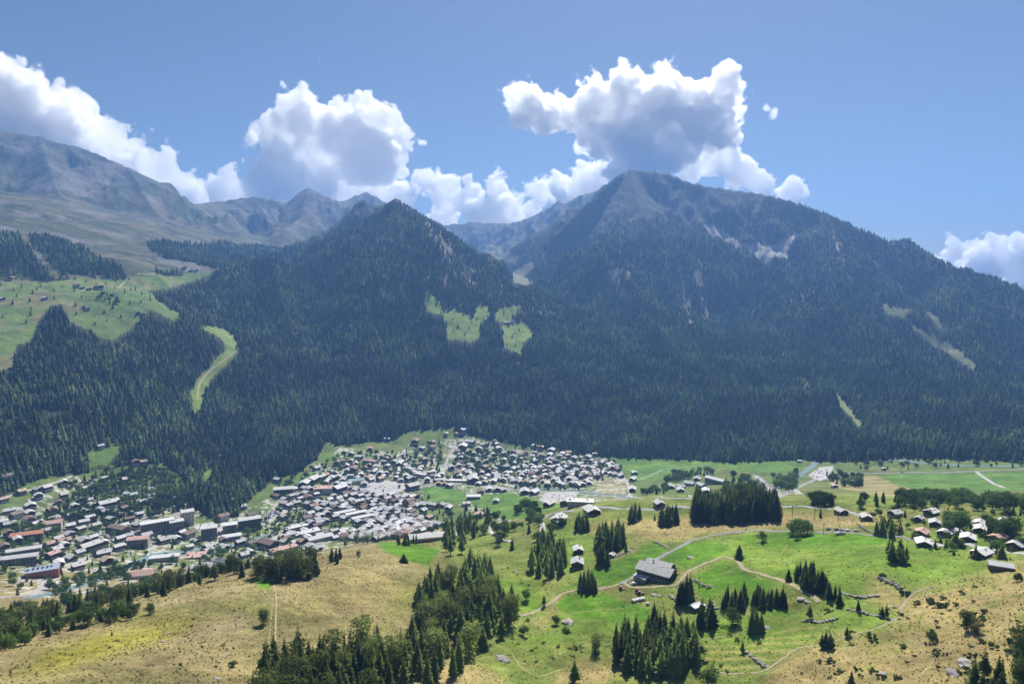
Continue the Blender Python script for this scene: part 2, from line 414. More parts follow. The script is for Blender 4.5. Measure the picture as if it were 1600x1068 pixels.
# left hill: dry grass with yellow green bands
lh = blur(near & (PX < 700 + 60 * N1) & (PY > 800), 12)
paint(lh, (0.29, 0.225, 0.11), 0.85)
bb = sstep(0.05, 0.4, fbm(GX * 0.35 + GY * 0.1, GY - GX * 0.3, 60, 4, 71)) * lh
paint(bb, (0.185, 0.175, 0.055), 0.8)
bb = sstep(0.1, 0.45, fbm(GX, GY, 45, 4, 72)) * lh
paint(bb, (0.33, 0.265, 0.14), 0.7)
yb = soft([[(20,1060),(60,1020),(150,992),(240,975),(310,965),(300,985),(200,1015),(120,1040)]], 150, 700, 8)
paint(yb, (0.26, 0.25, 0.02), 0.75)
paint(soft([[(380,920),(420,910),(430,1068),(400,1068),(405,990)]], 150, 700, 8), (0.17, 0.19, 0.05), 0.6)
paint(soft([[(460,940),(560,880),(640,900),(600,960),(520,960)]], 150, 700, 14), (0.33, 0.27, 0.10), 0.6)
paint(soft([[(640,880),(700,880),(720,920),(650,960),(600,1000),(600,960)]], 150, 700, 12), (0.17, 0.18, 0.04), 0.8)
paint(soft(TAN, 150, 1000, 5), (0.38, 0.285, 0.125), 0.85)
paint(zone(TAN, 150, 1000) & (N2 > 0.12), (0.30, 0.25, 0.10), 0.7)
paint(zone(TAN[1:2], 150, 1000) & (N3 + N2 > 0.28), (0.20, 0.20, 0.055), 0.7)
paint(soft(LIME, 150, 1000, 8), (0.155, 0.250, 0.030), 0.92)
paint(sstep(0.0, 0.5, N2) * soft(LIME, 150, 1000, 8), (0.22, 0.24, 0.055), 0.5)
paint(sstep(0.1, 0.5, -N2 + 0.3 * N3) * soft(LIME, 150, 1000, 8), (0.10, 0.20, 0.02), 0.7)
paint(soft(GREEN, 150, 1000, 1), (0.092, 0.205, 0.014), 1.0)
paint(sstep(0.15, 0.5, N3 * 0.5 + N2 * 0.6) * zone(GREEN, 150, 1000), (0.14, 0.23, 0.025), 0.8)
_st = fbm((GX * .8 + GY * .6) / 9, (GY * .8 - GX * .6), 5, 4, 76)
C *= 1 + (0.30 * _st * lh)[..., None]
# mown strips
strip = np.sin((GX * 0.5 + GY * 0.86) / 1.15 + 1.2 * fbm(GX, GY, 40, 2, 75))
ms = zone([[(1165,1012),(1235,975),(1300,985),(1290,975),(1240,1012),(1200,1040)], TAN[5], [(1080,1005),(1160,1010),(1200,1040),(1120,1050)], [(430,960),(520,900),(560,900),(480,960)]], 150, 900)
paint(ms & (strip > 0.2), (0.34, 0.31, 0.10), 0.6)
# valley floor
vf = (DG >= 950) & (PY > forest_edge(PX) - 4) & (DG < 2300)
paint(vf, (0.115, 0.165, 0.045), 1.0)
paint(sstep(0.0, 0.4, N1) * vf, (0.17, 0.18, 0.06), 0.8)
paint(zone(VTAN, 700, 2000), (0.27, 0.24, 0.11))
paint(zone(VGREEN, 700, 2000), (0.10, 0.20, 0.035))
paint(sstep(0.1, 0.4, N2) * zone(VGREEN, 700, 2000), (0.15, 0.22, 0.05), 0.7)
vil = zone([VILLAGE], 760, 2000) & ~zone(VGREEN, 700, 2000)
paint(vil & (N3 + 0.7 * N2 > 0.10), (0.44, 0.42, 0.39), 0.85)
# mountains
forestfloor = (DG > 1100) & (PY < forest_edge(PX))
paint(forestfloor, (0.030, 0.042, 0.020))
_rn = fbm(GX, GY, 110, 5, 81, 0.6); _rb = fbm(GX, GY, 520, 3, 85)
_thr = 0.50 - 0.0004 * np.clip(Z - CZ + 60, 0, 700) - 0.16 * np.clip(_rb, -1, 1)
rk = forestfloor & (_rn > _thr) & (Z > CZ - 60) & (DG > 2000)
ROCK = rk.astype(float)
paint(rk, (0.17, 0.16, 0.14), 0.8)
SCARS = [[(946,426),(962,416),(988,424),(984,442),(956,440)],[(1044,408),(1074,418),(1102,430),(1114,446),(1095,450),(1066,434)],[(1064,438),(1074,440),(1084,505),(1072,505)],[(1088,458),(1102,468),(1112,515),(1098,505)],
         [(664,340),(690,370),(716,402),(704,410),(680,384)],[(686,418),(708,440),(700,455),(682,432)],[(630,395),(650,425),(640,430),(622,405)],[(722,418),(745,438),(738,446),(718,430)],[(1300,365),(1316,380),(1322,420),(1308,400)],[(1490,540),(1530,575),(1510,575)],[(1395,425),(1412,450),(1404,455)],
         [(1250,590),(1275,600),(1270,612),(1250,602)],[(560,420),(575,440),(566,446)],[(845,480),(870,488),(862,498),(842,490)]]
sc_ = zone(SCARS, 1900, 5000) & (fbm(GX, GY, 38, 3, 93) > -0.12)
_cw = fbm(GX, GY, 160, 3, 94); chute = (np.abs(perlin(GX / 70 + 1.6 * _cw, GY / 420 + 3.1, 95)) < 0.028) & (fbm(GX, GY, 600, 3, 96) > 0.02) & (Z > CZ - 120) & forestfloor & (DG > 2000) & (N3 > -0.15)
ROCK = np.maximum(ROCK, (sc_ | chute).astype(float))
paint(sc_, (0.24, 0.205, 0.18), 0.85); paint(chute, (0.15, 0.155, 0.10), 0.8)
def alpine(m):
    f = m.astype(float)
    paint(m, (0.075, 0.088, 0.048))
    paint(f * sstep(-0.05, 0.25, fbm(GX, GY, 300, 5, 82)), (0.15, 0.13, 0.075), 0.75)
    paint(f * sstep(0.0, 0.25, fbm(GX, GY, 260, 6, 83, 0.6)), (0.165, 0.16, 0.155), 0.9)
    paint(f * sstep(0.08, 0.25, fbm(GX, GY, 180, 6, 84, 0.6)), (0.032, 0.042, 0.028), 0.9)
    paint(f * sstep(CZ + 500, CZ + 800, Z) * sstep(-0.1, 0.2, N1), (0.10, 0.098, 0.10), 0.7)
openl = (zone([OPEN_L], 2350, 9000) & ~((DG > 3150) & (DG < 4150) & (PX > 395))) | ((DG > 4150) & (PX < 690))
spur = (DG > 3150) & (DG < 4150) & (PX > 395) & (PX < 660)
ROCK = np.maximum(ROCK, spur & (_rn > 0.0) & (Z > CZ + 180)).astype(float); paint(ROCK * spur, (0.10, 0.10, 0.09), 0.9)
alpine(openl)
TOPZ = np.where((DG > 3750) & (PX < 1230), CZ + 360 + 0.7 * np.maximum(PX - 1010, 0) + 120 * N4, CZ + 560 + 120 * N4)
tree_top = (DG > 2700) & (Z > TOPZ) & (PX > 640)
alpine(tree_top)
paint(tree_top & (N2 > -0.2), (0.050, 0.055, 0.050), 0.9)
back = (DG > 4600) & (PX > 640) & (PX < 960)
alpine(back)
paint(zone([ALP], 1700, 3200), (0.13, 0.195, 0.052))
paint(zone([ALP], 1700, 3200) & (N1 > 0.1), (0.19, 0.18, 0.085), 0.8)
paint(zone([[(120,470),(160,450),(230,455),(225,500),(190,520),(170,500)]], 1700, 3200), (0.09, 0.16, 0.035), 0.7)
paint(zone([WOOD_A, WOOD_B, WOOD_C], 2100, 5200), (0.03, 0.042, 0.02))
paint(zone([SKI], 1500, 2700), (0.17, 0.24, 0.055))
paint(zone(MEAD, 1900, 3300), (0.19, 0.27, 0.06)); paint(zone(MEAD, 1900, 3300) & (N2 > 0.35), (0.24, 0.24, 0.09), 0.7)
paint(zone(CLEAR_L, 1200, 2200), (0.11, 0.19, 0.04))
paint(zone(SCREE[:1] , 3700, 6000), (0.42, 0.40, 0.36)); paint(zone(SCREE[1:4], 1500, 6000), (0.12, 0.14, 0.07))
paint(zone(SCREE[4:6], 2500, 7000), (0.19, 0.19, 0.12)); paint(zone(SCREE[6:], 1500, 3000), (0.17, 0.2, 0.08))
C *= (1 + 0.30 * N3[..., None] + 0.22 * N2[..., None] + 0.22 * fbm(GX, GY, 3.2, 3, 91)[..., None])
C = np.clip(C, 0.01, 0.6)

def ground_mat():
    m, nt, out = new_mat('ground_cover')
    b = principled(nt, out, 0.95, 0.1)
    at = nt.nodes.new('ShaderNodeAttribute'); at.attribute_name = 'cover'
    geo = nt.nodes.new('ShaderNodeNewGeometry')
    n1 = noise(nt, 0.9, 6, 0.7, geo.outputs['Position']); n2 = noise(nt, 0.14, 5, 0.65, geo.outputs['Position'])
    c = mixc(nt, at.outputs['Color'], (0.36, 0.33, 0.13), maprange(nt, n2, 0.50, 0.72, 0, 0.30))
    n3 = noise(nt, 0.022, 9, 0.68, geo.outputs['Position'])
    v0 = maprange(nt, n1, 0.3, 0.7, 0.55, 1.45); v3 = maprange(nt, n3, 0.32, 0.68, 0.62, 1.38)
    mu = nt.nodes.new('ShaderNodeMath'); mu.operation = 'MULTIPLY'; nt.links.new(v0, mu.inputs[0]); nt.links.new(v3, mu.inputs[1]); v = mu.outputs[0]
    vm = nt.nodes.new('ShaderNodeVectorMath'); vm.operation = 'SCALE'
    c2 = mixc(nt, at.outputs['Color'], c, 0.8)
    nt.links.new(c2, vm.inputs[0]); nt.links.new(v, vm.inputs['Scale'])
    nt.links.new(vm.outputs[0], b.inputs['Base Color'])
    bp = nt.nodes.new('ShaderNodeBump'); bp.inputs['Strength'].default_value = 0.55; bp.inputs['Distance'].default_value = 1.2
    nt.links.new(n1, bp.inputs['Height']); nt.links.new(bp.outputs[0], b.inputs['Normal'])
    return m
idx = np.arange(NR * NC).reshape(NR, NC)
F = np.stack([idx[:-1, :-1], idx[:-1, 1:], idx[1:, 1:], idx[1:, :-1]], -1).reshape(-1, 4)[:, ::-1]
terrain_me = mesh_np('ground', np.stack([GX, GY, Z], -1).reshape(-1, 3), F, [ground_mat()], True)
ca = terrain_me.color_attributes.new('cover', 'FLOAT_COLOR', 'POINT')
ca.data.foreach_set('color', np.concatenate([C, np.ones(C.shape[:2] + (1,))], -1).astype(np.float32).ravel())
ground = tag(link('ground', terrain_me), kind='structure')
print('ground', round(time.time() - T0, 1))

# ------------------------------------------------------------------ air
def haze():
    x0, x1, y0, y1 = -6400, 6400, -400, 8600
    z0, z1 = float(Z.min()) - 60, float(Z.max()) + 120
    bm = bmesh.new(); bmesh.ops.create_cube(bm, size=1)
    for v in bm.verts: v.co = ((x0 + x1) / 2 + v.co.x * (x1 - x0), (y0 + y1) / 2 + v.co.y * (y1 - y0), (z0 + z1) / 2 + v.co.z * (z1 - z0))
    me = bpy.data.meshes.new('haze'); bm.to_mesh(me); bm.free()
    m, nt, out = new_mat('haze_air')
    pv = nt.nodes.new('ShaderNodeVolumePrincipled')
    pv.inputs['Color'].default_value = (0.23, 0.47, 1.0, 1); pv.inputs['Density'].default_value = HAZE
    pv.inputs['Anisotropy'].default_value = 0.25; pv.inputs['Density Attribute'].default_value = ''
    nt.links.new(pv.outputs[0], out.inputs['Volume'])
    me.materials.append(m)
    tag(link('haze', me), kind='stuff')
HAZE = 0.95e-4
haze()

# ------------------------------------------------------------------ trees
def foliage_mat(name, dark, light, rnd=0.3, trans=0.25):
    m, nt, out = new_mat(name)
    oi = nt.nodes.new('ShaderNodeObjectInfo'); geo = nt.nodes.new('ShaderNodeNewGeometry')
    n = noise(nt, 0.007, 6, 0.65, oi.outputs['Location'])
    a = nt.nodes.new('ShaderNodeMath'); a.operation = 'MULTIPLY_ADD'
    nt.links.new(geo.outputs['Random Per Island'], a.inputs[0]); a.inputs[1].default_value = 0.5; nt.links.new(oi.outputs['Random'], a.inputs[2])
    f = maprange(nt, a.outputs[0], 0.0, 1.5, 0.0, 1.0)
    c = mixc(nt, dark, light, f)
    c = mixc(nt, c, tuple(x * 1.9 for x in light), maprange(nt, n, 0.46, 0.62, 0, 0.9))
    d = nt.nodes.new('ShaderNodeBsdfDiffuse'); t = nt.nodes.new('ShaderNodeBsdfTranslucent'); mx = nt.nodes.new('ShaderNodeMixShader')
    nt.links.new(c, d.inputs[0]); nt.links.new(c, t.inputs[0]); mx.inputs[0].default_value = trans
    nt.links.new(d.outputs[0], mx.inputs[1]); nt.links.new(t.outputs[0], mx.inputs[2]); nt.links.new(mx.outputs[0], out.inputs['Surface'])
    return m
M_SPRUCE = foliage_mat('spruce_needles', (0.026, 0.046, 0.016), (0.135, 0.170, 0.048), trans=0.38)
M_PINE = foliage_mat('pine_needles', (0.060, 0.085, 0.026), (0.165, 0.195, 0.058), trans=0.35)
M_FAR = foliage_mat('far_needles', (0.022, 0.044, 0.022), (0.125, 0.175, 0.068), trans=0.40)
M_LARCH = foliage_mat('larch_needles', (0.060, 0.090, 0.026), (0.140, 0.185, 0.048), trans=0.35)
M_LEAF = foliage_mat('broad_leaves', (0.040, 0.075, 0.020), (0.105, 0.160, 0.042), trans=0.3)
M_BARK = plain_mat('bark', (0.085, 0.060, 0.042), 0.95, 0.1, 0.3, 2.0)

def conifer_mesh(name, seed, mat, levels, per, height=1.0, rad=0.19, base=0.10, droop=0.30, jag=0.25, parts=3):
    """branches of needles, level on level, unit height"""
    rg = random.Random(seed); V = []; Fc = []
    for l in range(levels):
        t = l / (levels - 1)
        z = base + (0.985 - base) * (t ** 0.92)
        r = rad * ((1 - t) ** 0.85) * (0.75 + 0.5 * rg.random()) + 0.012
        if t < 0.12: r *= 0.75 + 2 * t
        n = max(4, int(per * (0.45 + 0.55 * (1 - t))))
        a0 = rg.random() * 6.28
        for k in range(n):
            a = a0 + 6.283 * k / n + rg.uniform(-.35, .35)
            L = r * rg.uniform(1 - jag, 1 + jag * 1.3); w = L * rg.uniform(.20, .34) * (10.0 / per) ** 0.5 + 0.006
            ca, sa = math.cos(a), math.sin(a); zz = z + rg.uniform(-.012, .012)
            dz = L * droop * rg.uniform(.6, 1.5)
            i = len(V)
            lift = L * 0.30
            V += [(0.01 * ca, 0.01 * sa, zz + lift), (ca * L * .55 - sa * w, sa * L * .55 + ca * w, zz - dz * .45 - w * .35),
                  (ca * L * .55 + sa * w, sa * L * .55 - ca * w, zz - dz * .45 - w * .35), (ca * L, sa * L, zz - dz * .8),
                  (ca * L * .55, sa * L * .55, zz - dz * .3 + w * .25)]
            Fc += [(i, i + 1, i + 4), (i, i + 4, i + 2), (i + 1, i + 3, i + 4), (i + 4, i + 3, i + 2)]
    i = len(V); V += [(0, 0, 1.0), (.012, 0, .93), (-.006, .01, .93), (-.006, -.01, .93)]
    Fc += [(i, i + 1, i + 2), (i, i + 2, i + 3), (i, i + 3, i + 1)]
    return mesh_np(name, np.array(V) * height, Fc, [mat])
def far_conifer(name, seed, mat, rad=0.2):
    """few-sided tiers, unit height"""
    rg = random.Random(seed); V = []; Fc = []
    tiers = 5
    for l in range(tiers):
        z0 = 0.10 + 0.78 * l / tiers; z1 = min(1.0, z0 + 0.27 - 0.01 * l); r = rad * (1 - l / tiers) ** .8 * rg.uniform(.85, 1.15) + .015
        n = 7; i = len(V); V.append((rg.uniform(-.01, .01), rg.uniform(-.01, .01), z1 if l < tiers - 1 else 1.0)); a0 = rg.random() * 6
        for k in range(n):
            a = a0 + 6.283 * k / n; q = r * rg.uniform(.65, 1.3)
            V.append((q * math.cos(a), q * math.sin(a), z0 + rg.uniform(-.05, .03)))
        for k in range(n): Fc.append((i, i + 1 + k, i + 1 + (k + 1) % n))
    return mesh_np(name, V, Fc, [mat])
def leafy_mesh(name, seed, mat, n=900, lobes=9, leaf=0.05, shape=(0.42, 0.42, 0.40), cz=0.58):
    """leaf clumps spread through lumpy lobes, unit height"""
    rg = np.random.default_rng(seed)
    cen = rg.normal(0, 0.42, (lobes, 3)) * np.array(shape) * 1.1; cen[:, 2] += cz; rad = rg.uniform(.15, .27, lobes)
    li = rg.integers(0, lobes, n); d = rg.normal(size=(n, 3)); d /= np.linalg.norm(d, axis=1)[:, None]
    rr = rad[li] * rg.uniform(.72, 1.06, n)
    P = cen[li] + d * rr[:, None]; P[:, 2] = np.clip(P[:, 2], 0.10, 1.0)
    u = np.cross(d, rg.normal(size=(n, 3))); u /= np.linalg.norm(u, axis=1)[:, None]; v = np.cross(d, u)
    s = leaf * rg.uniform(.6, 1.4, n)[:, None]; tl = d * s * rg.uniform(-.4, .5, (n, 1))
    V = np.stack([P + u * s, P + v * s * .8 + tl, P - u * s, P - v * s * .9 - tl], 1).reshape(-1, 3)
    Fq = np.arange(n * 4).reshape(n, 4)
    return mesh_np(name, V, Fq, [mat])
def trunk_mesh(name, r=0.018, h=0.9, sides=6):
    V = []; Fc = []
    for z, q in ((-0.06, r * 1.3), (0.1, r), (0.5, r * .6), (h, r * .12)):
        for k in range(sides):
            a = 6.283 * k / sides; V.append((q * math.cos(a), q * math.sin(a), z))
    for l in range(3):
        for k in range(sides):
            a = l * sides + k; b = l * sides + (k + 1) % sides
            Fc.append((a, b, b + sides, a + sides))
    return mesh_np(name, V, Fc, [M_BARK])

def visible(x, y, z, margin):
    """is a point (tree top) above the skyline of what stands nearer, with a margin for a step aside"""
    e = (z - CZ) / np.hypot(x, y)
    return e > samp(ELMAX_PREV, x, y) - margin
ELMAX_PREV = np.vstack([ELMAX[:1], ELMAX[:-1]])

hidden = bpy.data.collections.new('tree_kinds')
def kinds(prefix, meshes):
    c = bpy.data.collections.new(prefix)
    for k, me in enumerate(meshes):
        c.objects.link(bpy.data.objects.new('%s_%02d' % (prefix, k), me))
    return c
def scatter_obj(name, P, H, kcoll, label, cat, rot=None, wid=(0.85, 1.2)):
    """one object: points, each carrying one tree of the kinds"""
    rg = np.random.default_rng(len(P)); n = len(P)
    me = bpy.data.meshes.new(name); me.vertices.add(n); me.vertices.foreach_set('co', np.asarray(P, np.float32).ravel())
    a = me.attributes.new('rz', 'FLOAT', 'POINT'); a.data.foreach_set('value', rg.uniform(0, 6.283, n).astype(np.float32))
    w = rg.uniform(*wid, n)
    a = me.attributes.new('sc', 'FLOAT_VECTOR', 'POINT'); a.data.foreach_set('vector', np.stack([H * w, H * w, H], -1).astype(np.float32).ravel())
    a = me.attributes.new('ki', 'INT', 'POINT'); a.data.foreach_set('value', rg.integers(0, len(kcoll.objects), n).astype(np.int32))
    o = link(name, me)
    g = bpy.data.node_groups.new(name, 'GeometryNodeTree')
    g.interface.new_socket('Geometry', in_out='INPUT', socket_type='NodeSocketGeometry'); g.interface.new_socket('Geometry', in_out='OUTPUT', socket_type='NodeSocketGeometry')
    N = g.nodes; L = g.links
    gi = N.new('NodeGroupInput'); go = N.new('NodeGroupOutput'); iop = N.new('GeometryNodeInstanceOnPoints')
    ci = N.new('GeometryNodeCollectionInfo'); ci.inputs[0].default_value = kcoll; ci.inputs['Separate Children'].default_value = True; ci.inputs['Reset Children'].default_value = True
    def att(nm, ty):
        q = N.new('GeometryNodeInputNamedAttribute'); q.data_type = ty; q.inputs[0].default_value = nm; return q.outputs[0]
    cx = N.new('ShaderNodeCombineXYZ'); L.new(att('rz', 'FLOAT'), cx.inputs[2])
    er = N.new('FunctionNodeEulerToRotation'); L.new(cx.outputs[0], er.inputs[0])
    L.new(gi.outputs[0], iop.inputs['Points']); L.new(ci.outputs[0], iop.inputs['Instance']); iop.inputs['Pick Instance'].default_value = True
    L.new(att('ki', 'INT'), iop.inputs['Instance Index']); L.new(er.outputs[0], iop.inputs['Rotation']); L.new(att('sc', 'FLOAT_VECTOR'), iop.inputs['Scale'])
    L.new(iop.outputs[0], go.inputs[0])
    md = o.modifiers.new('trees', 'NODES'); md.node_group = g
    return tag(o, label, cat, kind='stuff')

M_FARL = foliage_mat('far_larch_needles', (0.07, 0.10, 0.035), (0.20, 0.24, 0.09), trans=0.45)
M_FARD = foliage_mat('far_dark_needles', (0.010, 0.022, 0.012), (0.035, 0.060, 0.028), trans=0.2)
K_FAR = kinds('far_conifer', [far_conifer('far_conifer', s, [M_FAR, M_FARD, M_FARD, M_FAR, M_FARL, M_FARD, M_FAR, M_FARD, M_FAR][s], 0.17 + 0.035 * (s % 3)) for s in range(9)])
def scatter_area(d0, d1, spacing_at, accept, seed):
    """jittered rings: spacing grows with distance"""
    rg = np.random.default_rng(seed); xs = []; ys = []
    r = d0
    while r < d1:
        s = spacing_at(r); n = int(math.radians(88) * r / s)
        th = np.radians(-44) + (np.arange(n) + rg.uniform(-.5, .5, n)) * s / r
        rr = r + rg.uniform(-.55, .55, n) * s
        xs.append(rr * np.sin(th)); ys.append(rr * np.cos(th)); r += s
    x = np.concatenate(xs); y = np.concatenate(ys)
    z = gz(x, y); px, py = to_pix(x, y, z)
    k = accept(x, y, z, px, py, rg)
    return x[k], y[k], z[k], px[k], py[k]
def acc_forest(x, y, z, px, py, rg):
    d = np.hypot(x, y); n = len(x)
    jx = px + rg.normal(0, 1.5, n); jy = py + rg.normal(0, 1.2, n)
    ok = (jy < forest_edge(jx))
    ok &= ~((inpoly(jx, jy, OPEN_L) & (d > 2350) & ~((d > 3150) & (d < 4150) & (jx > 395))) | ((d > 4150) & (jx < 690)))
    wood = np.zeros(n, bool)
    for p in (WOOD_A, WOOD_B, WOOD_C): wood |= inpoly(jx, jy, p) & (d > 2100) & (d < 5200)
    ok |= wood
    for up in (0.0, 0.5, 0.9):          # a tree whose top would stand before the open ground leaves it open too
        ty = jy - up * 20 * FPX / d
        ok &= ~(inpoly(jx, ty, ALP) & (d > 1600) & (d < 3200))
        ok &= ~(inpoly(jx, ty, SKI) & (d > 1400) & (d < 2700))
        for p in MEAD: ok &= ~(inpoly(jx, ty, p) & (d > 1800) & (d < 3300))
        for p in CLEAR_L: ok &= ~(inpoly(jx, ty, p) & (d < 2200))
        for p in SCREE[1:]: ok &= ~inpoly(jx, ty, p)
        ok &= ~(inpoly(jx, ty, SCREE[0]) & (d > 3700))
    ok &= ~((d > 4600) & (jx > 640) & (jx < 960))
    ok &= ~((samp(ROCK, x, y) > 0.5) & (rg.random(n) < .85))
    top = samp(TOPZ, x, y)
    ok &= ~((px > 640) & (z > top - 150 * rg.random(n) ** 3) & (rg.random(n) < np.clip((z - top + 150) / 200, 0, 0.97)))
    ok &= (rg.random(n) < 0.97 - 0.9 * sstep(0.22, 0.5, fbm(x, y, 55, 3, 97)))
    ok &= visible(x, y, z + 20, 0.012)
    ok &= np.abs(px - 800) < 900
    return ok
fx, fy, fz, fpx, fpy = scatter_area(1130, 5000, lambda r: 7.2 if r < 1700 else 7.2 + (r - 1700) * 0.0026, acc_forest, 5)
rg = np.random.default_rng(9)
fh = rg.uniform(9, 25, len(fx)) * (1 + 0.25 * fbm(fx, fy, 200, 3, 99)); fh *= np.where(fz > CZ + 250, 0.72, 1.0) * (1 + 0.45 * fbm(fx, fy, 70, 3, 98))
scatter_obj('forest', np.stack([fx, fy, fz - 0.6], -1), fh, K_FAR, 'dense dark conifer forest covering the mountain slopes', 'forest')
print('forest', len(fx), round(time.time() - T0, 1))

# tufts of grass and weeds on the near ground
def tuft_me(seed, mat):
    g = random.Random(seed); V = []; Fc = []
    for k in range(7):
        a = g.uniform(0, 6.28); r = g.uniform(.1, .5); i = len(V); ca, sa = math.cos(a), math.sin(a)
        V += [(r * ca - .28 * sa, r * sa + .28 * ca, 0), (r * ca + .28 * sa, r * sa - .28 * ca, 0), (r * ca * 1.7, r * sa * 1.7, g.uniform(.5, 1.0))]; Fc.append((i, i + 1, i + 2))
    return mesh_np('tuft', V, Fc, [mat])
M_DRY = foliage_mat('dry_grass', (0.20, 0.165, 0.06), (0.36, 0.30, 0.13), trans=.3); M_GRN = foliage_mat('green_tufts', (0.07, 0.10, 0.025), (0.15, 0.19, 0.045), trans=.3)
K_TUFT = kinds('grass_tuft', [tuft_me(1, M_DRY), tuft_me(2, M_DRY), tuft_me(3, M_GRN), tuft_me(4, M_GRN)])
def acc_tuft(x, y, z, px, py, rg):
    d = np.hypot(x, y); n = len(x); dens = 0.5 + 0.9 * fbm(x, y, 22, 4, 300)
    for p in GREEN: dens = np.where(inpoly(px, py, p), dens * .12, dens)
    for p in LIME: dens = np.where(inpoly(px, py, p), dens * .45, dens)
    return (rg.random(n) < dens) & (np.abs(px - 800) < 860) & (py < 1110) & ((py > 838) | (d < 640))
tx, ty_, tz, _, _ = scatter_area(250, 700, lambda r: 1.7 + (r - 250) * .003, acc_tuft, 77)
scatter_obj('grass_tufts', np.stack([tx, ty_, tz], -1), np.random.default_rng(3).uniform(.25, .75, len(tx)), K_TUFT, 'tufts of dry and green grass over the near meadows', 'grass', wid=(.8, 1.8))
print('tufts', len(tx))

# ------------------------------------------------------------------ clouds, far behind the mountains
def cloud_mat(name, dens):
    m, nt, out = new_mat(name)
    v = nt.nodes.new('ShaderNodeVolumePrincipled')
    v.inputs['Color'].default_value = (0.999, 0.999, 0.999, 1); v.inputs['Density'].default_value = dens
    v.inputs['Anisotropy'].default_value = 0.6; v.inputs['Density Attribute'].default_value = ''
    nt.links.new(v.outputs[0], out.inputs['Volume'])
    return m
M_CLOUD = cloud_mat('cloud_vapour', 0.011)
M_VEIL = cloud_mat('cloud_veil', 0.004)
M_WISP = cloud_mat('cloud_wisp', 0.0022)
cy.volume_bounces = 24; cy.max_bounces = 24; cy.transparent_max_bounces = 32
def cloud(blobs, dist, label, seed, vox=20.0, amp=1.0, deep=2.3, flat=0.0, hard=9.0, group=None):
    """vapour filling lumps (photo x, photo y, photo radius) that stand at a real distance; its outline is broken up by noise"""
    rg = random.Random(seed); B = []
    for px, py, pr in blobs:
        d = dist * (1 + rg.uniform(-.03, .03))
        x, y, z = pd(px, py, d); B.append((float(x), float(y), float(z), pr * dist / FPX * 1.17))
    mx = 1.25
    lo = [min(b[k] - b[3] * mx for b in B) for k in range(3)]; hi = [max(b[k] + b[3] * mx for b in B) for k in range(3)]
    c = [(a + b) / 2 for a, b in zip(lo, hi)]
    me = bpy.data.meshes.new('cloud'); me.from_pydata([(0, 0, 0)], [], [])
    o = link('cloud', me, loc=c)
    g = bpy.data.node_groups.new('cloud', 'GeometryNodeTree')
    g.interface.new_socket('Geometry', in_out='INPUT', socket_type='NodeSocketGeometry'); g.interface.new_socket('Geometry', in_out='OUTPUT', socket_type='NodeSocketGeometry')
    N = g.nodes; L = g.links
    def M(op, a, b=None, c_=None, clamp=False):
        n = N.new('ShaderNodeMath'); n.operation = op; n.use_clamp = clamp
        for i, v in enumerate((a, b, c_)):
            if v is None: continue
            if isinstance(v, (int, float)): n.inputs[i].default_value = v
            else: L.new(v, n.inputs[i])
        return n.outputs[0]
    P = N.new('GeometryNodeInputPosition').outputs[0]
    # warp
    def nz(scale, det, rough, off):
        a = N.new('ShaderNodeVectorMath'); a.operation = 'ADD'; L.new(P, a.inputs[0]); a.inputs[1].default_value = (off, off * 2, -off)
        n = N.new('ShaderNodeTexNoise'); n.inputs['Scale'].default_value = scale; n.inputs['Detail'].default_value = det; n.inputs['Roughness'].default_value = rough
        L.new(a.outputs[0], n.inputs['Vector']); return n
    ps = N.new('ShaderNodeVectorMath'); ps.operation = 'MULTIPLY'; L.new(P, ps.inputs[0]); ps.inputs[1].default_value = (1, deep, 1); PS = ps.outputs[0]
    best = None
    for x, y, z, r in B:
        dn = N.new('ShaderNodeVectorMath'); dn.operation = 'DISTANCE'; L.new(PS, dn.inputs[0]); dn.inputs[1].default_value = (x - c[0], (y - c[1]) * deep, z - c[2])
        v = M('MULTIPLY_ADD', dn.outputs['Value'], -1.0 / r, 1.0)
        v = M('MULTIPLY', v, r / 300.0)
        best = v if best is None else M('SMOOTH_MAX', best, v, 0.10)
    n1 = nz(1 / 520.0, 7, 0.70, 100.0 * seed); 
    vr = N.new('ShaderNodeTexVoronoi'); vr.feature = 'F1'; vr.inputs['Scale'].default_value = 1 / 190.0
    vr.inputs['Detail'].default_value = 1.0; vr.inputs['Roughness'].default_value = 0.5
    wv = N.new('ShaderNodeVectorMath'); wv.operation = 'MULTIPLY_ADD'; L.new(n1.outputs['Color'], wv.inputs[0]); wv.inputs[1].default_value = (130, 130, 130); L.new(P, wv.inputs[2])
    L.new(wv.outputs[0], vr.inputs['Vector'])
    s = M('ADD', best, M('MULTIPLY', M('SUBTRACT', n1.outputs[0], 0.52), 3.2 * amp))
    s = M('SUBTRACT', s, M('MULTIPLY', M('SUBTRACT', vr.outputs['Distance'], 0.38), 0.5 * amp))
    dens = M('MULTIPLY', s, hard, clamp=True)
    dens = M('MULTIPLY', dens, dens)
    vc = N.new('GeometryNodeVolumeCube'); L.new(dens, vc.inputs['Density'])
    vc.inputs['Min'].default_value = [lo[k] - c[k] for k in range(3)]; vc.inputs['Max'].default_value = [hi[k] - c[k] for k in range(3)]
    for k, nm in enumerate('XYZ'): vc.inputs['Resolution ' + nm].default_value = max(8, int((hi[k] - lo[k]) / vox))
    jn = N.new('GeometryNodeJoinGeometry')
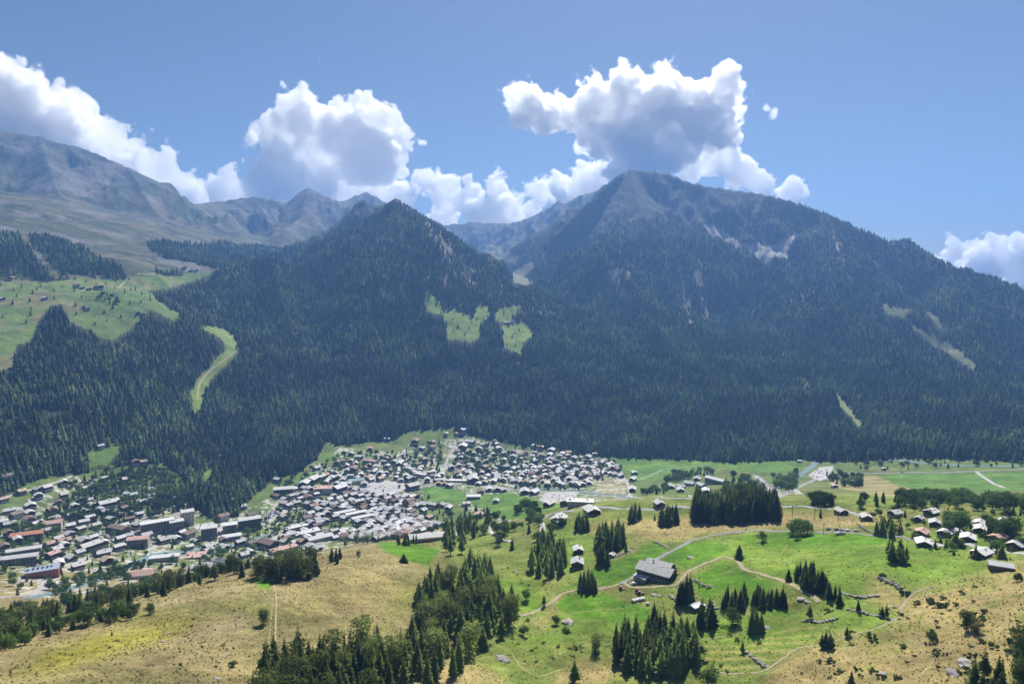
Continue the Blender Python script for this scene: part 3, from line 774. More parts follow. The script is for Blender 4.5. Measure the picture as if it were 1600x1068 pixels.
    for thr, mt in ((0.45, M_CLOUD), (0.16, M_VEIL), (0.015, M_WISP)):
        vm_ = N.new('GeometryNodeVolumeToMesh'); L.new(vc.outputs[0], vm_.inputs[0]); vm_.inputs['Threshold'].default_value = thr; vm_.inputs['Adaptivity'].default_value = 0.45
        sm = N.new('GeometryNodeSetMaterial'); sm.inputs['Material'].default_value = mt
        L.new(vm_.outputs[0], sm.inputs[0]); L.new(sm.outputs[0], jn.inputs[0])
    go = N.new('NodeGroupOutput'); L.new(jn.outputs[0], go.inputs[0])
    md = o.modifiers.new('vapour', 'NODES'); md.node_group = g
    dg = bpy.context.evaluated_depsgraph_get(); dg.update()
    real = bpy.data.meshes.new_from_object(o.evaluated_get(dg), preserve_all_data_layers=False, depsgraph=dg)
    o.modifiers.clear(); o.data = real; real.name = 'cloud'
    real.polygons.foreach_set('use_smooth', np.ones(len(real.polygons), bool))
    print('cloud faces', len(real.polygons))
    return tag(o, label, 'cloud', group)
CL_LEFT = [(-20,190,70),(40,215,50),(100,235,45),(90,200,50),(160,262,38),(220,285,34),(300,300,28),(-40,145,60),(15,150,48),(70,185,46),(120,200,42),(165,225,40),(205,245,36),(245,268,34),(285,285,32),(0,205,50),(60,225,40),(130,240,40),(190,270,34),(250,295,26)]
CL_MID = [(325,300,28),(360,290,34),(400,288,36),(440,272,42),(428,196,30),(462,166,38),(450,215,42),(500,215,52),(560,188,46),(610,192,36),(628,215,28),(560,240,56),(600,246,42),(490,262,56),(540,275,52),(600,290,38),(398,190,15)]
CL_LOW = [(630,305,28),(668,292,26),(700,306,33),(740,308,30),(775,302,28),(800,320,30),(842,300,24),(872,290,27),(912,286,34),(760,335,38),(690,340,32),(948,276,26),(830,330,26),(880,310,26)]
CL_TOP = [(828,165,34),(812,184,24),(852,172,30),(1010,258,24),(965,268,20),(1040,252,22),(880,178,32),(930,166,40),(980,152,40),(1030,124,26),(1030,168,48),(1085,152,32),(1130,130,24),(1146,146,18),(1100,182,42),(950,212,46),(1000,224,50),(1060,212,46),(1118,202,34),(930,238,22),(984,248,26),(1150,180,16)]
CL_BACK = [(1080,256,32),(1120,250,36),(1150,272,32),(1190,288,22),(1238,292,27),(1262,300,13),(1110,222,26),(1040,262,20)]
CL_FAR = [(1486,377,13),(1500,402,24),(1550,400,30),(1590,384,22),(1535,424,32),(1600,424,36),(1465,420,16),(1640,400,40)]
cloud(CL_LEFT, 9600, 'long white cloud bank sloping down behind the bare ridge at the left edge', 1, deep=3.2)
cloud(CL_MID, 9900, 'tall white cumulus with two domes above the far rocky peaks', 2, deep=3.6)
cloud(CL_LOW, 10400, 'low white cloud row filling the dip between the pyramid peak and the big mountain', 3)
cloud(CL_TOP, 9300, 'large cumulus with dark grey base floating over the highest summit', 4, deep=0.85)
cloud(CL_BACK, 10800, 'white cloud trailing behind the right shoulder of the highest summit', 5)
cloud(CL_FAR, 14000, 'pale hazy cloud low over the horizon at the right edge', 6, vox=30)
cloud([(392,222,13)], 9500, 'small round cloud puff left of the tall cumulus', 7, amp=.5)
cloud([(688,267,9),(680,268,6),(697,268,6)], 10000, 'tiny oval cloud above the low cloud row', 8, amp=.5)
cloud([(1195,168,9),(1208,178,7),(1178,160,6)], 9500, 'thin wisp of cloud torn off right of the large cumulus', 9, amp=.6)
print('clouds', round(time.time() - T0, 1))

# ------------------------------------------------------------------ roads, tracks, river
def spline(P, step):
    P = np.array(P, float); out = []
    Q = np.vstack([2 * P[0] - P[1], P, 2 * P[-1] - P[-2]])
    for i in range(1, len(Q) - 2):
        a, b, c, d = Q[i - 1:i + 3]; n = max(2, int(np.hypot(*(c - b)[:2]) / step))
        for t in np.linspace(0, 1, n, endpoint=False):
            out.append(0.5 * ((2 * b) + (c - a) * t + (2 * a - 5 * b + 4 * c - d) * t * t + (3 * b - a - 3 * c + d) * t ** 3))
    out.append(P[-1]); return np.array(out)
def ribbon(name, pts, width, mat, lift=0.25, step=4.0, world=False, rough=0.0):
    W = [p[:2] if world else hit(*p)[:2] for p in pts]
    S = spline(W, step); T = np.gradient(S, axis=0); T /= np.maximum(np.linalg.norm(T, axis=1)[:, None], 1e-6)
    Nn = np.stack([-T[:, 1], T[:, 0]], 1); n = len(S)
    rows = []
    wv = width / 2 * (1 + rough * fbm(S[:, 0], S[:, 1], 12, 2, 5))
    for q in (-1, -0.5, 0, 0.5, 1):
        P = S + Nn * (q * wv)[:, None]; rows.append(np.column_stack([P, gz(P[:, 0], P[:, 1]) + lift - (0.12 if abs(q) == 1 else 0)]))
    V = np.stack(rows, 1).reshape(-1, 3); id_ = np.arange(n * 5).reshape(n, 5)
    Fq = np.stack([id_[:-1, :-1], id_[:-1, 1:], id_[1:, 1:], id_[1:, :-1]], -1).reshape(-1, 4)[:, ::-1]
    return tag(link(name, mesh_np(name, V, Fq, [mat], True)), kind='structure')
M_ASPH = plain_mat('asphalt', (0.30, 0.295, 0.29), 0.9, 0.2, 0.2, 0.2)
M_STREET = plain_mat('pale_street', (0.40, 0.385, 0.37), 0.9, 0.2, 0.2, 0.1)
M_GRAVEL = plain_mat('gravel_track', (0.34, 0.285, 0.19), 0.95, 0.1, 0.25, 0.5)
M_RUT = plain_mat('worn_grass', (0.30, 0.265, 0.13), 0.95, 0.1, 0.3, 0.4)
def water_mat():
    m, nt, out = new_mat('glacial_water'); b = principled(nt, out, 0.25, 0.5)
    geo = nt.nodes.new('ShaderNodeNewGeometry'); n = noise(nt, 0.35, 5, 0.7, geo.outputs['Position'])
    nt.links.new(mixc(nt, (0.17, 0.27, 0.29), (0.50, 0.55, 0.55), maprange(nt, n, 0.45, 0.75, 0, 0.9)), b.inputs['Base Color'])
    bp = nt.nodes.new('ShaderNodeBump'); bp.inputs['Strength'].default_value = 0.6; nt.links.new(n, bp.inputs['Height']); nt.links.new(bp.outputs[0], b.inputs['Normal'])
    return m
M_WATER = water_mat()
ribbon('road', [(1450,850),(1420,842),(1380,836),(1325,831),(1250,829.5),(1200,829),(1160,830),(1120,835),(1085,843),(1060,855),(1035,868),(1020,877),(1003,890),(985,903),(968,912)], 3.6, M_ASPH, step=3)
ribbon('track', [(968,912),(950,917),(935,920),(910,921),(888,924),(873,931),(862,941),(845,951),(825,959),(803,963)], 3.0, M_GRAVEL, step=3, rough=.3)
ribbon('track', [(975,910),(988,917),(1015,917),(1040,915),(1058,912),(1066,903),(1075,893),(1090,885),(1110,877),(1132,870),(1150,875),(1165,890),(1190,897),(1215,904),(1245,917),(1262,927),(1280,940)], 2.6, M_GRAVEL, step=3, rough=.3)
for k, pts in enumerate([[(415,1090),(417,1040),(420,1000),(424,960),(427,930),(424,915)],[(427,1090),(428,1040),(430,1000),(431,960),(432,935),(428,915)]]):
    ribbon('wheel_track', pts, 0.8, M_RUT, step=3, lift=0.12)
for pts in [[(1125,1050),(1160,1051),(1193,1048),(1212,1036),(1229,1025),(1242,1014),(1278,1008)],[(1278,1008),(1308,1000),(1352,985),(1388,972),(1405,964),(1410,950),(1416,937),(1432,923),(1460,916)]]:
    ribbon('footpath', pts, 1.3, M_GRAVEL, step=3, lift=0.15, rough=.3)
for pts in [[(1130,895),(1160,885),(1190,905)],[(1080,1000),(1140,992),(1200,985)],[(1200,860),(1300,852),(1420,862)],[(1180,842),(1210,870),(1230,850)],[(880,957),(940,952),(975,950)],[(860,1030),(905,1010),(960,1002),(1010,985)],[(800,1020),(835,1055),(880,1045)],[(1430,1068),(1460,1030),(1500,1008)]]:
    ribbon('wheel_track', pts, 0.9, M_RUT, step=3, lift=0.12, rough=.5)
ribbon('road', [(1450,842),(1470,852),(1500,848),(1530,855),(1570,862),(1620,868)], 4, M_STREET, step=4)
ribbon('road', [(845,812),(862,802),(900,797),(960,794),(1000,795),(1040,793),(1081,792),(1216,791),(1270,793),(1296,795),(1330,800),(1350,808)], 6, M_ASPH, step=4)
ribbon('road', [(700,748),(740,752),(800,764),(850,768),(900,770),(960,776),(1000,778),(1075,778),(1150,778),(1227,772),(1253,758),(1287,742),(1319,739),(1412,738),(1525,736),(1640,731)], 8, M_ASPH)
ribbon('road', [(380,866),(420,845),(470,815),(500,797),(520,787),(544,768),(565,764),(583,764),(600,762),(640,757),(660,753),(700,748)], 8, M_STREET)
for pts, w in [([(692,750),(694,735),(700,715),(708,700),(712,688)],5),([(600,712),(625,716),(645,725),(665,738),(675,750)],5),([(625,716),(635,707),(650,703),(637,694)],4.5),
               ([(130,805),(145,822),(165,838),(190,846),(215,842),(300,832)],6),([(0,779),(40,767),(90,752),(115,742)],4),([(20,812),(45,787),(60,768)],5),
               ([(50,930),(85,895),(110,880),(150,868)],6),([(0,932),(50,928),(75,918),(110,908)],5),([(575,819),(541,836),(521,844),(490,856),(440,876)],6),
               ([(322,868),(340,850),(345,835),(350,810)],7),([(583,764),(585,740),(582,725)],5),([(902,770),(903,755),(903,748)],5),([(985,778),(982,760),(976,748),(970,735)],4.5),
               ([(960,735),(964,745)],4),([(800,845),(780,840),(765,828),(760,815)],5),([(845,815),(848,830),(842,842)],5),([(1000,748),(1030,736),(1042,732),(1110,725)],3),
               ([(1525,736),(1545,750),(1570,762)],5),([(0,880),(60,868),(110,848),(140,838)],6),([(410,815),(440,800),(462,790)],12),([(540,765),(540,745),(537,725)],5),
               ([(1250,772),(1240,765),(1225,770)],9),([(1190,845+100),(1190,945)],1)][:-1]:
    ribbon('street', pts, w, M_STREET)
for pts, w in [([(0,468),(50,463),(85,461),(125,456),(160,445)],5),([(100,428),(130,434),(160,431)],4),([(185,450),(192,443),(196,441)],4),([(228,410),(240,416),(252,423),(240,427),(215,428)],5),
               ([(340,515),(362,530),(370,545),(345,566),(325,582),(312,600),(308,625)],3.5),([(786,510),(788,530),(790,545)],5),([(1235,578),(1250,577),(1265,574)],5),([(1330,690),(1365,682),(1390,676)],5),([(1570,655),(1575,645),(1576,635)],5)]:
    ribbon('forest_road', pts, w, M_GRAVEL, lift=0.8, step=10)
ribbon('river', [(40,935),(83,926),(140,910),(170,897),(197,885),(217,877),(238,868),(262,863),(290,860),(313,857),(354,853),(385,848),(420,836)], 14, M_WATER, lift=0.35)
ribbon('river', [(800,761),(850,763),(909,768),(931,771),(957,773),(985,778)], 12, M_WATER, lift=0.35)
ribbon('river', [(1215,762),(1242,748),(1256,738),(1270,727),(1275,722)], 12, M_WATER, lift=0.35)
ribbon('river', [(1380,722),(1400,718),(1450,724),(1500,727),(1560,728),(1640,728)], 10, M_WATER, lift=0.35)
def patch(name, poly, mat, lift=0.3):
    """paved sheet draped on the ground inside an outline"""
    P = [hit(*p)[:2] for p in poly]; xs = [p[0] for p in P]; ys = [p[1] for p in P]
    s = max(3.0, (max(xs) - min(xs)) / 30)
    gx, gy = np.meshgrid(np.arange(min(xs), max(xs) + s, s), np.arange(min(ys), max(ys) + s, s))
    ins = inpoly(gx, gy, P); bm = bmesh.new(); vs = {}
    def v(i, j):
        if (i, j) not in vs: vs[(i, j)] = bm.verts.new((gx[i, j], gy[i, j], float(gz(gx[i, j], gy[i, j])) + lift))
        return vs[(i, j)]
    for i in range(gx.shape[0] - 1):
        for j in range(gx.shape[1] - 1):
            if ins[i, j]: bm.faces.new((v(i, j), v(i, j + 1), v(i + 1, j + 1), v(i + 1, j)))
    me = bpy.data.meshes.new(name); bm.to_mesh(me); bm.free(); me.materials.append(mat)
    return tag(link(name, me), kind='structure')
for poly in [[(565,756),(600,750),(640,756),(640,764),(600,775),(585,790),(560,778),(555,768)], [(405,812),(425,795),(438,800),(420,818)], [(868,768),(900,768),(900,782),(840,782),(850,770)],
             [(1175,740),(1190,748),(1215,765),(1225,775),(1205,778),(1185,762)], [(1262,742),(1280,752),(1300,745),(1302,728),(1280,730)], [(140,835),(180,825),(215,842),(190,852)], [(300,822),(330,815),(345,830),(320,842)],
             [(925,820),(870,822)] ][:-1]:
    patch('parking_lot', poly, M_STREET)
print('roads', round(time.time() - T0, 1))

# ------------------------------------------------------------------ houses
def roof_mat(name, c, row=0.55):
    """slabs in courses: colour differs from slab to slab"""
    m, nt, out = new_mat(name); b = principled(nt, out, 0.75, 0.3)
    tc = nt.nodes.new('ShaderNodeTexCoord'); oi = nt.nodes.new('ShaderNodeObjectInfo')
    n = noise(nt, 0.9, 4, 0.7, tc.outputs['Object']); vo = nt.nodes.new('ShaderNodeTexVoronoi'); vo.inputs['Scale'].default_value = 1.3
    nt.links.new(tc.outputs['Object'], vo.inputs['Vector'])
    sx = nt.nodes.new('ShaderNodeSeparateColor'); nt.links.new(vo.outputs['Color'], sx.inputs[0])
    v1 = maprange(nt, n, 0.3, 0.7, 0.78, 1.15); v2 = maprange(nt, sx.outputs[0], 0, 1, 0.8, 1.18); v3 = maprange(nt, oi.outputs['Random'], 0, 1, 0.84, 1.2)
    a = nt.nodes.new('ShaderNodeMath'); a.operation = 'MULTIPLY'; nt.links.new(v1, a.inputs[0]); nt.links.new(v2, a.inputs[1])
    a2 = nt.nodes.new('ShaderNodeMath'); a2.operation = 'MULTIPLY'; nt.links.new(a.outputs[0], a2.inputs[0]); nt.links.new(v3, a2.inputs[1])
    vm = nt.nodes.new('ShaderNodeVectorMath'); vm.operation = 'SCALE'; vm.inputs[0].default_value = c; nt.links.new(a2.outputs[0], vm.inputs['Scale'])
    nt.links.new(vm.outputs[0], b.inputs['Base Color']); return m
ROOFS = {'slate': roof_mat('stone_slab_roof', (0.50, 0.49, 0.48)), 'brown': roof_mat('brown_roof', (0.22, 0.16, 0.13)), 'red': roof_mat('red_tile_roof', (0.42, 0.19, 0.12)),
         'pink': roof_mat('faded_red_roof', (0.46, 0.30, 0.25)), 'white': roof_mat('pale_roof', (0.62, 0.61, 0.60)), 'dark': roof_mat('dark_roof', (0.10, 0.10, 0.12)),
         'teal': roof_mat('blue_green_roof', (0.22, 0.36, 0.36)), 'blue': roof_mat('blue_grey_roof', (0.30, 0.36, 0.44)), 'tan': roof_mat('tan_roof', (0.45, 0.36, 0.24))}
M_PLASTER = plain_mat('cream_plaster', (0.50, 0.46, 0.40), 0.9, 0.2, 0.2, 0.3)
M_WOOD = plain_mat('dark_timber', (0.085, 0.05, 0.03), 0.8, 0.2, 0.35, 0.5)
M_WOODL = plain_mat('grey_timber', (0.16, 0.12, 0.09), 0.85, 0.2, 0.3, 0.5)
M_STONE = plain_mat('rubble_stone', (0.26, 0.24, 0.21), 0.95, 0.1, 0.35, 1.2)
M_REDWALL = plain_mat('red_brick_wall', (0.30, 0.08, 0.05), 0.9, 0.2, 0.25, 0.6)
M_METAL = plain_mat('grey_sheet_metal', (0.34, 0.36, 0.38), 0.45, 0.5, 0.12, 0.3)
def glass_mat():
    m, nt, out = new_mat('window_glass'); b = principled(nt, out, 0.12, 0.6); b.inputs['Base Color'].default_value = (0.02, 0.025, 0.03, 1); return m
M_GLASS = glass_mat()
M_WHITE = plain_mat('white_paint', (0.72, 0.72, 0.70), 0.6, 0.3, 0.1, 0.5)

class MB:
    def __init__(s): s.V = []; s.F = []; s.M = []
    def face(s, pts, m=0):
        i = len(s.V); s.V += pts; s.F.append(tuple(range(i, i + len(pts)))); s.M.append(m)
    def box(s, x0, x1, y0, y1, z0, z1, m=0, top=True, bottom=False):
        a = [(x0, y0, z0), (x1, y0, z0), (x1, y1, z0), (x0, y1, z0), (x0, y0, z1), (x1, y0, z1), (x1, y1, z1), (x0, y1, z1)]
        i = len(s.V); s.V += a
        fs = [(0, 1, 5, 4), (1, 2, 6, 5), (2, 3, 7, 6), (3, 0, 4, 7)] + ([(4, 5, 6, 7)] if top else []) + ([(3, 2, 1, 0)] if bottom else [])
        for f in fs: s.F.append(tuple(i + k for k in f)); s.M.append(m)
    def me(s, name, mats):
        me = bpy.data.meshes.new(name); me.from_pydata(s.V, [], s.F)
        for m in mats: me.materials.append(m)
        me.polygons.foreach_set('material_index', s.M); me.update(); return me
def gable_parts(L, W, H, pitch, over, low, up, base=4.0, split=0.45, thick=0.35):
    """walls with gables on the short sides (ridge along y), and the two-slope roof with its overhang"""
    w = MB(); x, y = W / 2, L / 2; rise = x * math.tan(math.radians(pitch)); zs = H * split
    w.box(-x, x, -y, y, -base, zs, 0, top=False)
    q = 0.12
    a = [(-x - q, -y - q), (x + q, -y - q), (x + q, y + q), (-x - q, y + q)]
    for k in range(4):
        p, r = a[k], a[(k + 1) % 4]; w.face([(p[0], p[1], zs), (r[0], r[1], zs), (r[0], r[1], H), (p[0], p[1], H)], 1)
    w.face([(-x - q, -y - q, H), (x + q, -y - q, H), (0, -y - q, H + rise)], 1); w.face([(x + q, y + q, H), (-x - q, y + q, H), (0, y + q, H + rise)], 1)
    w.face([(-x - q, -y - q, zs), (-x - q, y + q, zs), (x + q, y + q, zs), (x + q, -y - q, zs)], 1)
    r = MB(); t = math.tan(math.radians(pitch)); xo = x + over; yo = y + over * 1.1; ze = H - over * t; zr = H + rise
    for s in (-1, 1):
        e0, e1 = (s * xo, -yo, ze), (s * xo, yo, ze); c0, c1 = (0, -yo, zr), (0, yo, zr)
        up_ = [(p[0], p[1], p[2] + thick) for p in (e0, e1, c1, c0)]; dn = [e0, e1, c1, c0]
        if s > 0: r.face(up_, 0); r.face(dn[::-1], 0)
        else: r.face(up_[::-1], 0); r.face(dn, 0)
        r.face([dn[0], dn[1], up_[1], up_[0]], 0); r.face([dn[3], dn[0], up_[0], up_[3]], 0); r.face([dn[1], dn[2], up_[2], up_[1]], 0)
    return w, r, rise
def window_me():
    m = MB(); m.box(-.55, .55, -.06, .05, -.65, .65, 0, bottom=True); return m.me('frame', [M_WHITE])
def pane_me():
    m = MB(); m.box(-.45, .45, -.09, -.03, -.55, .55, 0, bottom=True); return m.me('pane', [M_GLASS])
ME_WIN, ME_PANE = window_me(), pane_me()
def add_window(parent, x, y, z, rz, s=(1, 1)):
    o = link('window', ME_WIN, parent, (x, y, z), rz); o.scale = (s[0], 1, s[1])
    link('pane', ME_PANE, o)
def ground_under(x, y, L, W, rz):
    c, s = math.cos(rz), math.sin(rz); zz = [float(gz(x, y))]
    for a in (-1, 1):
        for b in (-1, 1):
            u, v = a * W / 2, b * L / 2; zz.append(float(gz(x + u * c - v * s, y + u * s + v * c)))
    return sum(zz) / 5
def chimney_me():
    m = MB(); m.box(-.4, .4, -.5, .5, -1.2, 1.0, 0); m.box(-.5, .5, -.6, .6, 1.003, 1.15, 0, bottom=True); return m.me('chimney', [M_STONE])
ME_CHIM = chimney_me()
FOOT = []                       # footprints already taken: x, y, radius
_proto = {}
def chalet_proto(key, L, W, H, roof, low, up, pitch=24, over=1.1, balcony=True, windows=0):
    """a chalet: walls, roof, chimney, balconies; windows when it stands near"""
    root = bpy.data.objects.new('chalet', None)
    w, r, rise = gable_parts(L, W, H, pitch, over, low, up)
    kids = [('wall', w.me('wall', [low, up]), (0, 0, 0)), ('roof', r.me('roof', [ROOFS[roof]]), (0, 0, 0)), ('chimney', ME_CHIM, (W * .2, L * .15, H + rise * .6 + .4))]
    if balcony:
        b = MB(); z = H * .62
        for zz in ((H * .5,) if H < 6.5 else (H * .42, H * .72)):
            b.box(-W * .42, W * .42, -L / 2 - 1.3, -L / 2 - .14, zz, zz + .18, 0, bottom=True)
            b.box(-W * .42, W * .42, -L / 2 - 1.38, -L / 2 - 1.303, zz, zz + 1.0, 0, bottom=True)
        kids.append(('balcony', b.me('balcony', [M_WOOD]), (0, 0, 0)))
    _proto[key] = (root, kids, (L, W, H, rise, windows))
def place_house(key, x, y, rz, label, group=None, name='chalet', cat='house', sc=1.0, z=None):
    root, kids, (L, W, H, rise, windows) = _proto[key]
    o = root.copy(); o.name = name; col.objects.link(o)
    o.location = (x, y, (ground_under(x, y, L, W, rz) if z is None else z)); o.rotation_euler = (0, 0, rz); o.scale = (sc, sc, sc)
    tag(o, label, cat, group)
    for nm, me, lc in kids: link(nm, me, o, lc)
    if windows:
        nx = max(2, int(W / 3.2)); ny = max(2, int(L / 3.6)); st = 2 if H < 6.5 else 3
        for s in range(st):
            z0 = 1.5 + s * 2.75
            for k in range(nx): add_window(o, (k - (nx - 1) / 2) * W * .8 / nx, -L / 2 - .1, z0, 0, (1.3, 1))
            for k in range(ny):
                if z0 < H - .7:
                    add_window(o, -W / 2 - .1, (k - (ny - 1) / 2) * L * .8 / ny, z0, -math.pi / 2); add_window(o, W / 2 + .1, (k - (ny - 1) / 2) * L * .8 / ny, z0, math.pi / 2)
    FOOT.append((x, y, max(L, W) * .55 * sc))
    return o
R_ = math.radians
for k, rf in enumerate(['slate', 'slate', 'white', 'slate', 'brown', 'slate', 'white', 'pink', 'slate', 'tan']):
    rg_ = random.Random(40 + k)
    chalet_proto('s%d' % k, rg_.uniform(10, 18.5), rg_.uniform(9.5, 13), rg_.uniform(5.6, 8.2), rf, rg_.choice([M_PLASTER, M_PLASTER, M_STONE]), rg_.choice([M_WOOD, M_WOOD, M_WOODL, M_PLASTER]), rg_.uniform(20, 27), 1.2)
for k, rf in enumerate(['slate', 'white', 'brown', 'slate']):
    chalet_proto('L%d' % k, 21 + 2 * k, 15.5 + k % 2 * 2, 9.5, rf, [M_PLASTER, M_STONE][k % 2], M_WOOD, 21, 1.4)
chalet_proto('small', 7.5, 6.5, 3.8, 'slate', M_STONE, M_WOODL, 24, .7, balcony=False)
chalet_proto('row', 27, 10.5, 7.0, 'white', M_PLASTER, M_PLASTER, 22, .8, balcony=False)
chalet_proto('near_slate', 13, 11.5, 5.6, 'slate', M_STONE, M_WOOD, 24, 1.2, windows=1)
chalet_proto('near_white', 15, 12, 5.4, 'white', M_PLASTER, M_WOOD, 22, 1.3, windows=1)
chalet_proto('near_pink', 14, 12, 5.4, 'pink', M_PLASTER, M_WOOD, 22, 1.2, windows=1)
chalet_proto('near_red', 12, 9, 4.0, 'red', M_PLASTER, M_WOOD, 20, 0.9, windows=1)
chalet_proto('near_small', 9, 8, 4.4, 'slate', M_STONE, M_WOOD, 24, .9, windows=1)

DISTRICTS = [  # outline in the photo, phrase
 ([(-50,700),(330,700),(330,805),(220,800),(-50,860)], 'in the wooded upper left of the town'),
 ([(-50,780),(340,780),(340,960),(-50,960)], 'in the lower left of the town near the river'),
 ([(340,700),(480,700),(480,820),(340,830)], 'at the wood edge left of the old centre'),
 ([(330,815),(600,800),(600,920),(330,920)], 'along the lower road below the old centre'),
 ([(480,660),(620,660),(620,765),(480,800)], 'on the upper left side of the old centre'),
 ([(480,760),(700,760),(700,860),(480,860)], 'in the packed old centre'),
 ([(620,640),(705,640),(705,760),(600,760)], 'between the village square and the upper wood'),
 ([(700,640),(800,640),(800,730),(700,730)], 'along the lane climbing into the wood'),
 ([(700,725),(800,725),(800,775),(700,775)], 'beside the main road above the green field'),
 ([(800,680),(905,680),(905,765),(800,765)], 'in the chalet quarter right of the centre'),
 ([(905,680),(1000,680),(1000,765),(905,765)], 'in the chalet quarter beside the oval pitch'),
 ([(680,770),(1000,770),(1000,860),(680,860)], 'on the slope below the green field'),
 ([(1000,700),(1300,700),(1300,800),(1000,800)], 'in the hamlet behind the square conifer block'),
 ([(1300,700),(1640,700),(1640,920),(1300,920)], 'in the hamlet on the right'),
]
def district(px, py):
    for poly, ph in DISTRICTS:
        if bool(inpoly(np.array([px]), np.array([py]), poly)[0]): return ph
    return 'in the valley village'
ROOFWORD = {'s0': 'grey slab roofed', 's1': 'grey slab roofed', 's2': 'white roofed', 's3': 'grey slab roofed', 's4': 'brown roofed', 's5': 'grey slab roofed', 's6': 'white roofed', 's7': 'pinkish roofed', 's8': 'grey slab roofed', 's9': 'tan roofed',
            'L0': 'large grey roofed', 'L1': 'large white roofed', 'L2': 'large brown roofed', 'L3': 'large grey roofed'}
H_SMALL = []
def zm(ox, oy, s, pts): return [(ox + x / s, oy + y / s) for x, y in pts]
H_SMALL += zm(800, 680, 7.63, [(265,140),(345,160),(270,225),(350,245),(450,255),(450,300),(600,240),(670,225),(740,295),(615,305),(830,290),(910,262),(990,240),(1000,320),(1090,340),(170,345),(155,395),(50,405),(10,420),(10,270),(100,465),(235,440),(275,400),(240,485),(450,405),(460,455),(480,505),(345,530),(370,570),(510,545),(620,365),(700,365),(650,410),(670,460),(750,430),(755,480),(815,350),(890,395),(960,405),(680,540),(710,590),(835,610),(860,465),(910,505),(1190,350),(1230,380),(1265,420),(1110,440),(1180,400),(1300,500),(1460,460),(1440,545),(1435,680),(265,705),(545,385),(555,430)])
H_SMALL += zm(600, 660, 7.63, [(40,215),(450,325),(570,320),(490,470),(575,570),(580,250),(740,150),(870,145),(920,255),(880,360),(1000,365),(1170,280),(1220,270),(1130,330),(1320,245),(1350,275),(1370,325),(1210,485),(1195,555),(1230,600),(800,560),(930,590),(1000,610),(1140,610),(1160,675),(1130,745),(1200,735),(1310,720),(1420,705),(1330,655),(1250,815),(1340,820),(1425,825),(1365,520),(1440,555),(1510,570),(1520,410),(1070,650),(1150,850),(650,745),(700,710),(720,750),(780,770),(1335,955),(590,1015),(490,1010),(300,965),(205,950),(380,895),(270,895),(160,1005),(200,705),(290,695),(30,440),(90,450),(180,510),(40,530),(720,1005),(770,1045)])
H_SMALL += zm(400, 680, 7.63, [(255,555),(720,410),(1050,215),(1130,235),(1225,275),(1130,320),(980,350),(1355,180),(1430,400),(1480,480),(1480,540),(1080,380),(1090,450),(890,460),(825,500),(770,520),(750,570),(520,600),(590,650),(340,830),(440,700),(980,520),(900,530),(1290,600),(1335,530),(510,730),(600,710),(620,770),(690,870),(850,825),(750,910),(860,910),(1000,810),(920,840),(1150,800),(1230,810),(1310,700),(840,950),(930,960),(1150,960)])
H_SMALL += zm(380, 780, 7.63, [(480,230),(760,250),(90,215),(1030,470),(800,585),(890,610),(980,280),(1050,160)])
H_SMALL += zm(560, 760, 7.63, [(900,255),(1030,250),(770,305),(840,390),(630,330),(690,130),(400,610),(460,580),(490,470),(560,400),(1430,380),(1290,225),(600,190),(510,180)])
H_SMALL += zm(0, 660, 3.955, [(500,730),(400,750),(485,900),(320,555),(740,580),(935,425),(920,485),(790,455),(775,362),(885,255),(835,255),(620,155),(1190,310),(1180,360),(1015,740),(1165,710),(1195,920),(1165,965),(1300,915),(480,890),(660,870),(1520,432),(1500,530),(350,800),(230,430),(130,440),(280,435),(20,490),(190,525),(180,615),(430,705),(520,745),(1540,815),(60,560),(100,590),(230,640),(300,770),(1380,600),(40,350),(60,640),(700,690),(640,820),(330,610),(570,520),(1290,780)])
H_LARGE = zm(800, 680, 7.63, [(470,205),(150,700),(440,850),(640,840),(950,940),(560,1045)]) + zm(600, 660, 7.63, [(375,250),(945,115),(1025,265),(940,315),(880,640),(1060,710),(980,985),(340,790)]) + zm(400, 680, 7.63, [(1160,430),(680,560),(580,610),(990,670)]) \
        + zm(380, 780, 7.63, [(300,580)]) + zm(560, 760, 7.63, [(690,430),(790,235),(910,465)]) + zm(0, 660, 3.955, [(330,645),(555,785),(660,525)])
H_RIGHT = [(1048,764,'slate'),(1063,769,'slate'),(1077,759,'slate'),(1089,751,'slate'),(1096,762,'slate'),(1103,771,'white'),(1064,763,'white'),(1249,722,'small'),(1304,762,'small'),(1339,759,'slate'),(1381,734,'small')]
rg = random.Random(3)
def road_clear(x, y): return True
n_ind = 0; placed = []
def dist_ok(x, y, r):
    for a, b, c in FOOT:
        if (a - x) ** 2 + (b - y) ** 2 < (r + c) ** 2 * .62: return False
    return True
def house_rz(px, py):
    if py > 760 and 460 < px < 700: return R_(-42 + rg.uniform(-12, 12)) + (math.pi / 2 if rg.random() < .55 else 0)
    if px < 460: return R_(-35 + rg.uniform(-15, 15)) + (math.pi / 2 if rg.random() < .4 else 0)
    return R_(-5 + rg.uniform(-28, 28)) + (math.pi / 2 if rg.random() < .15 else 0)
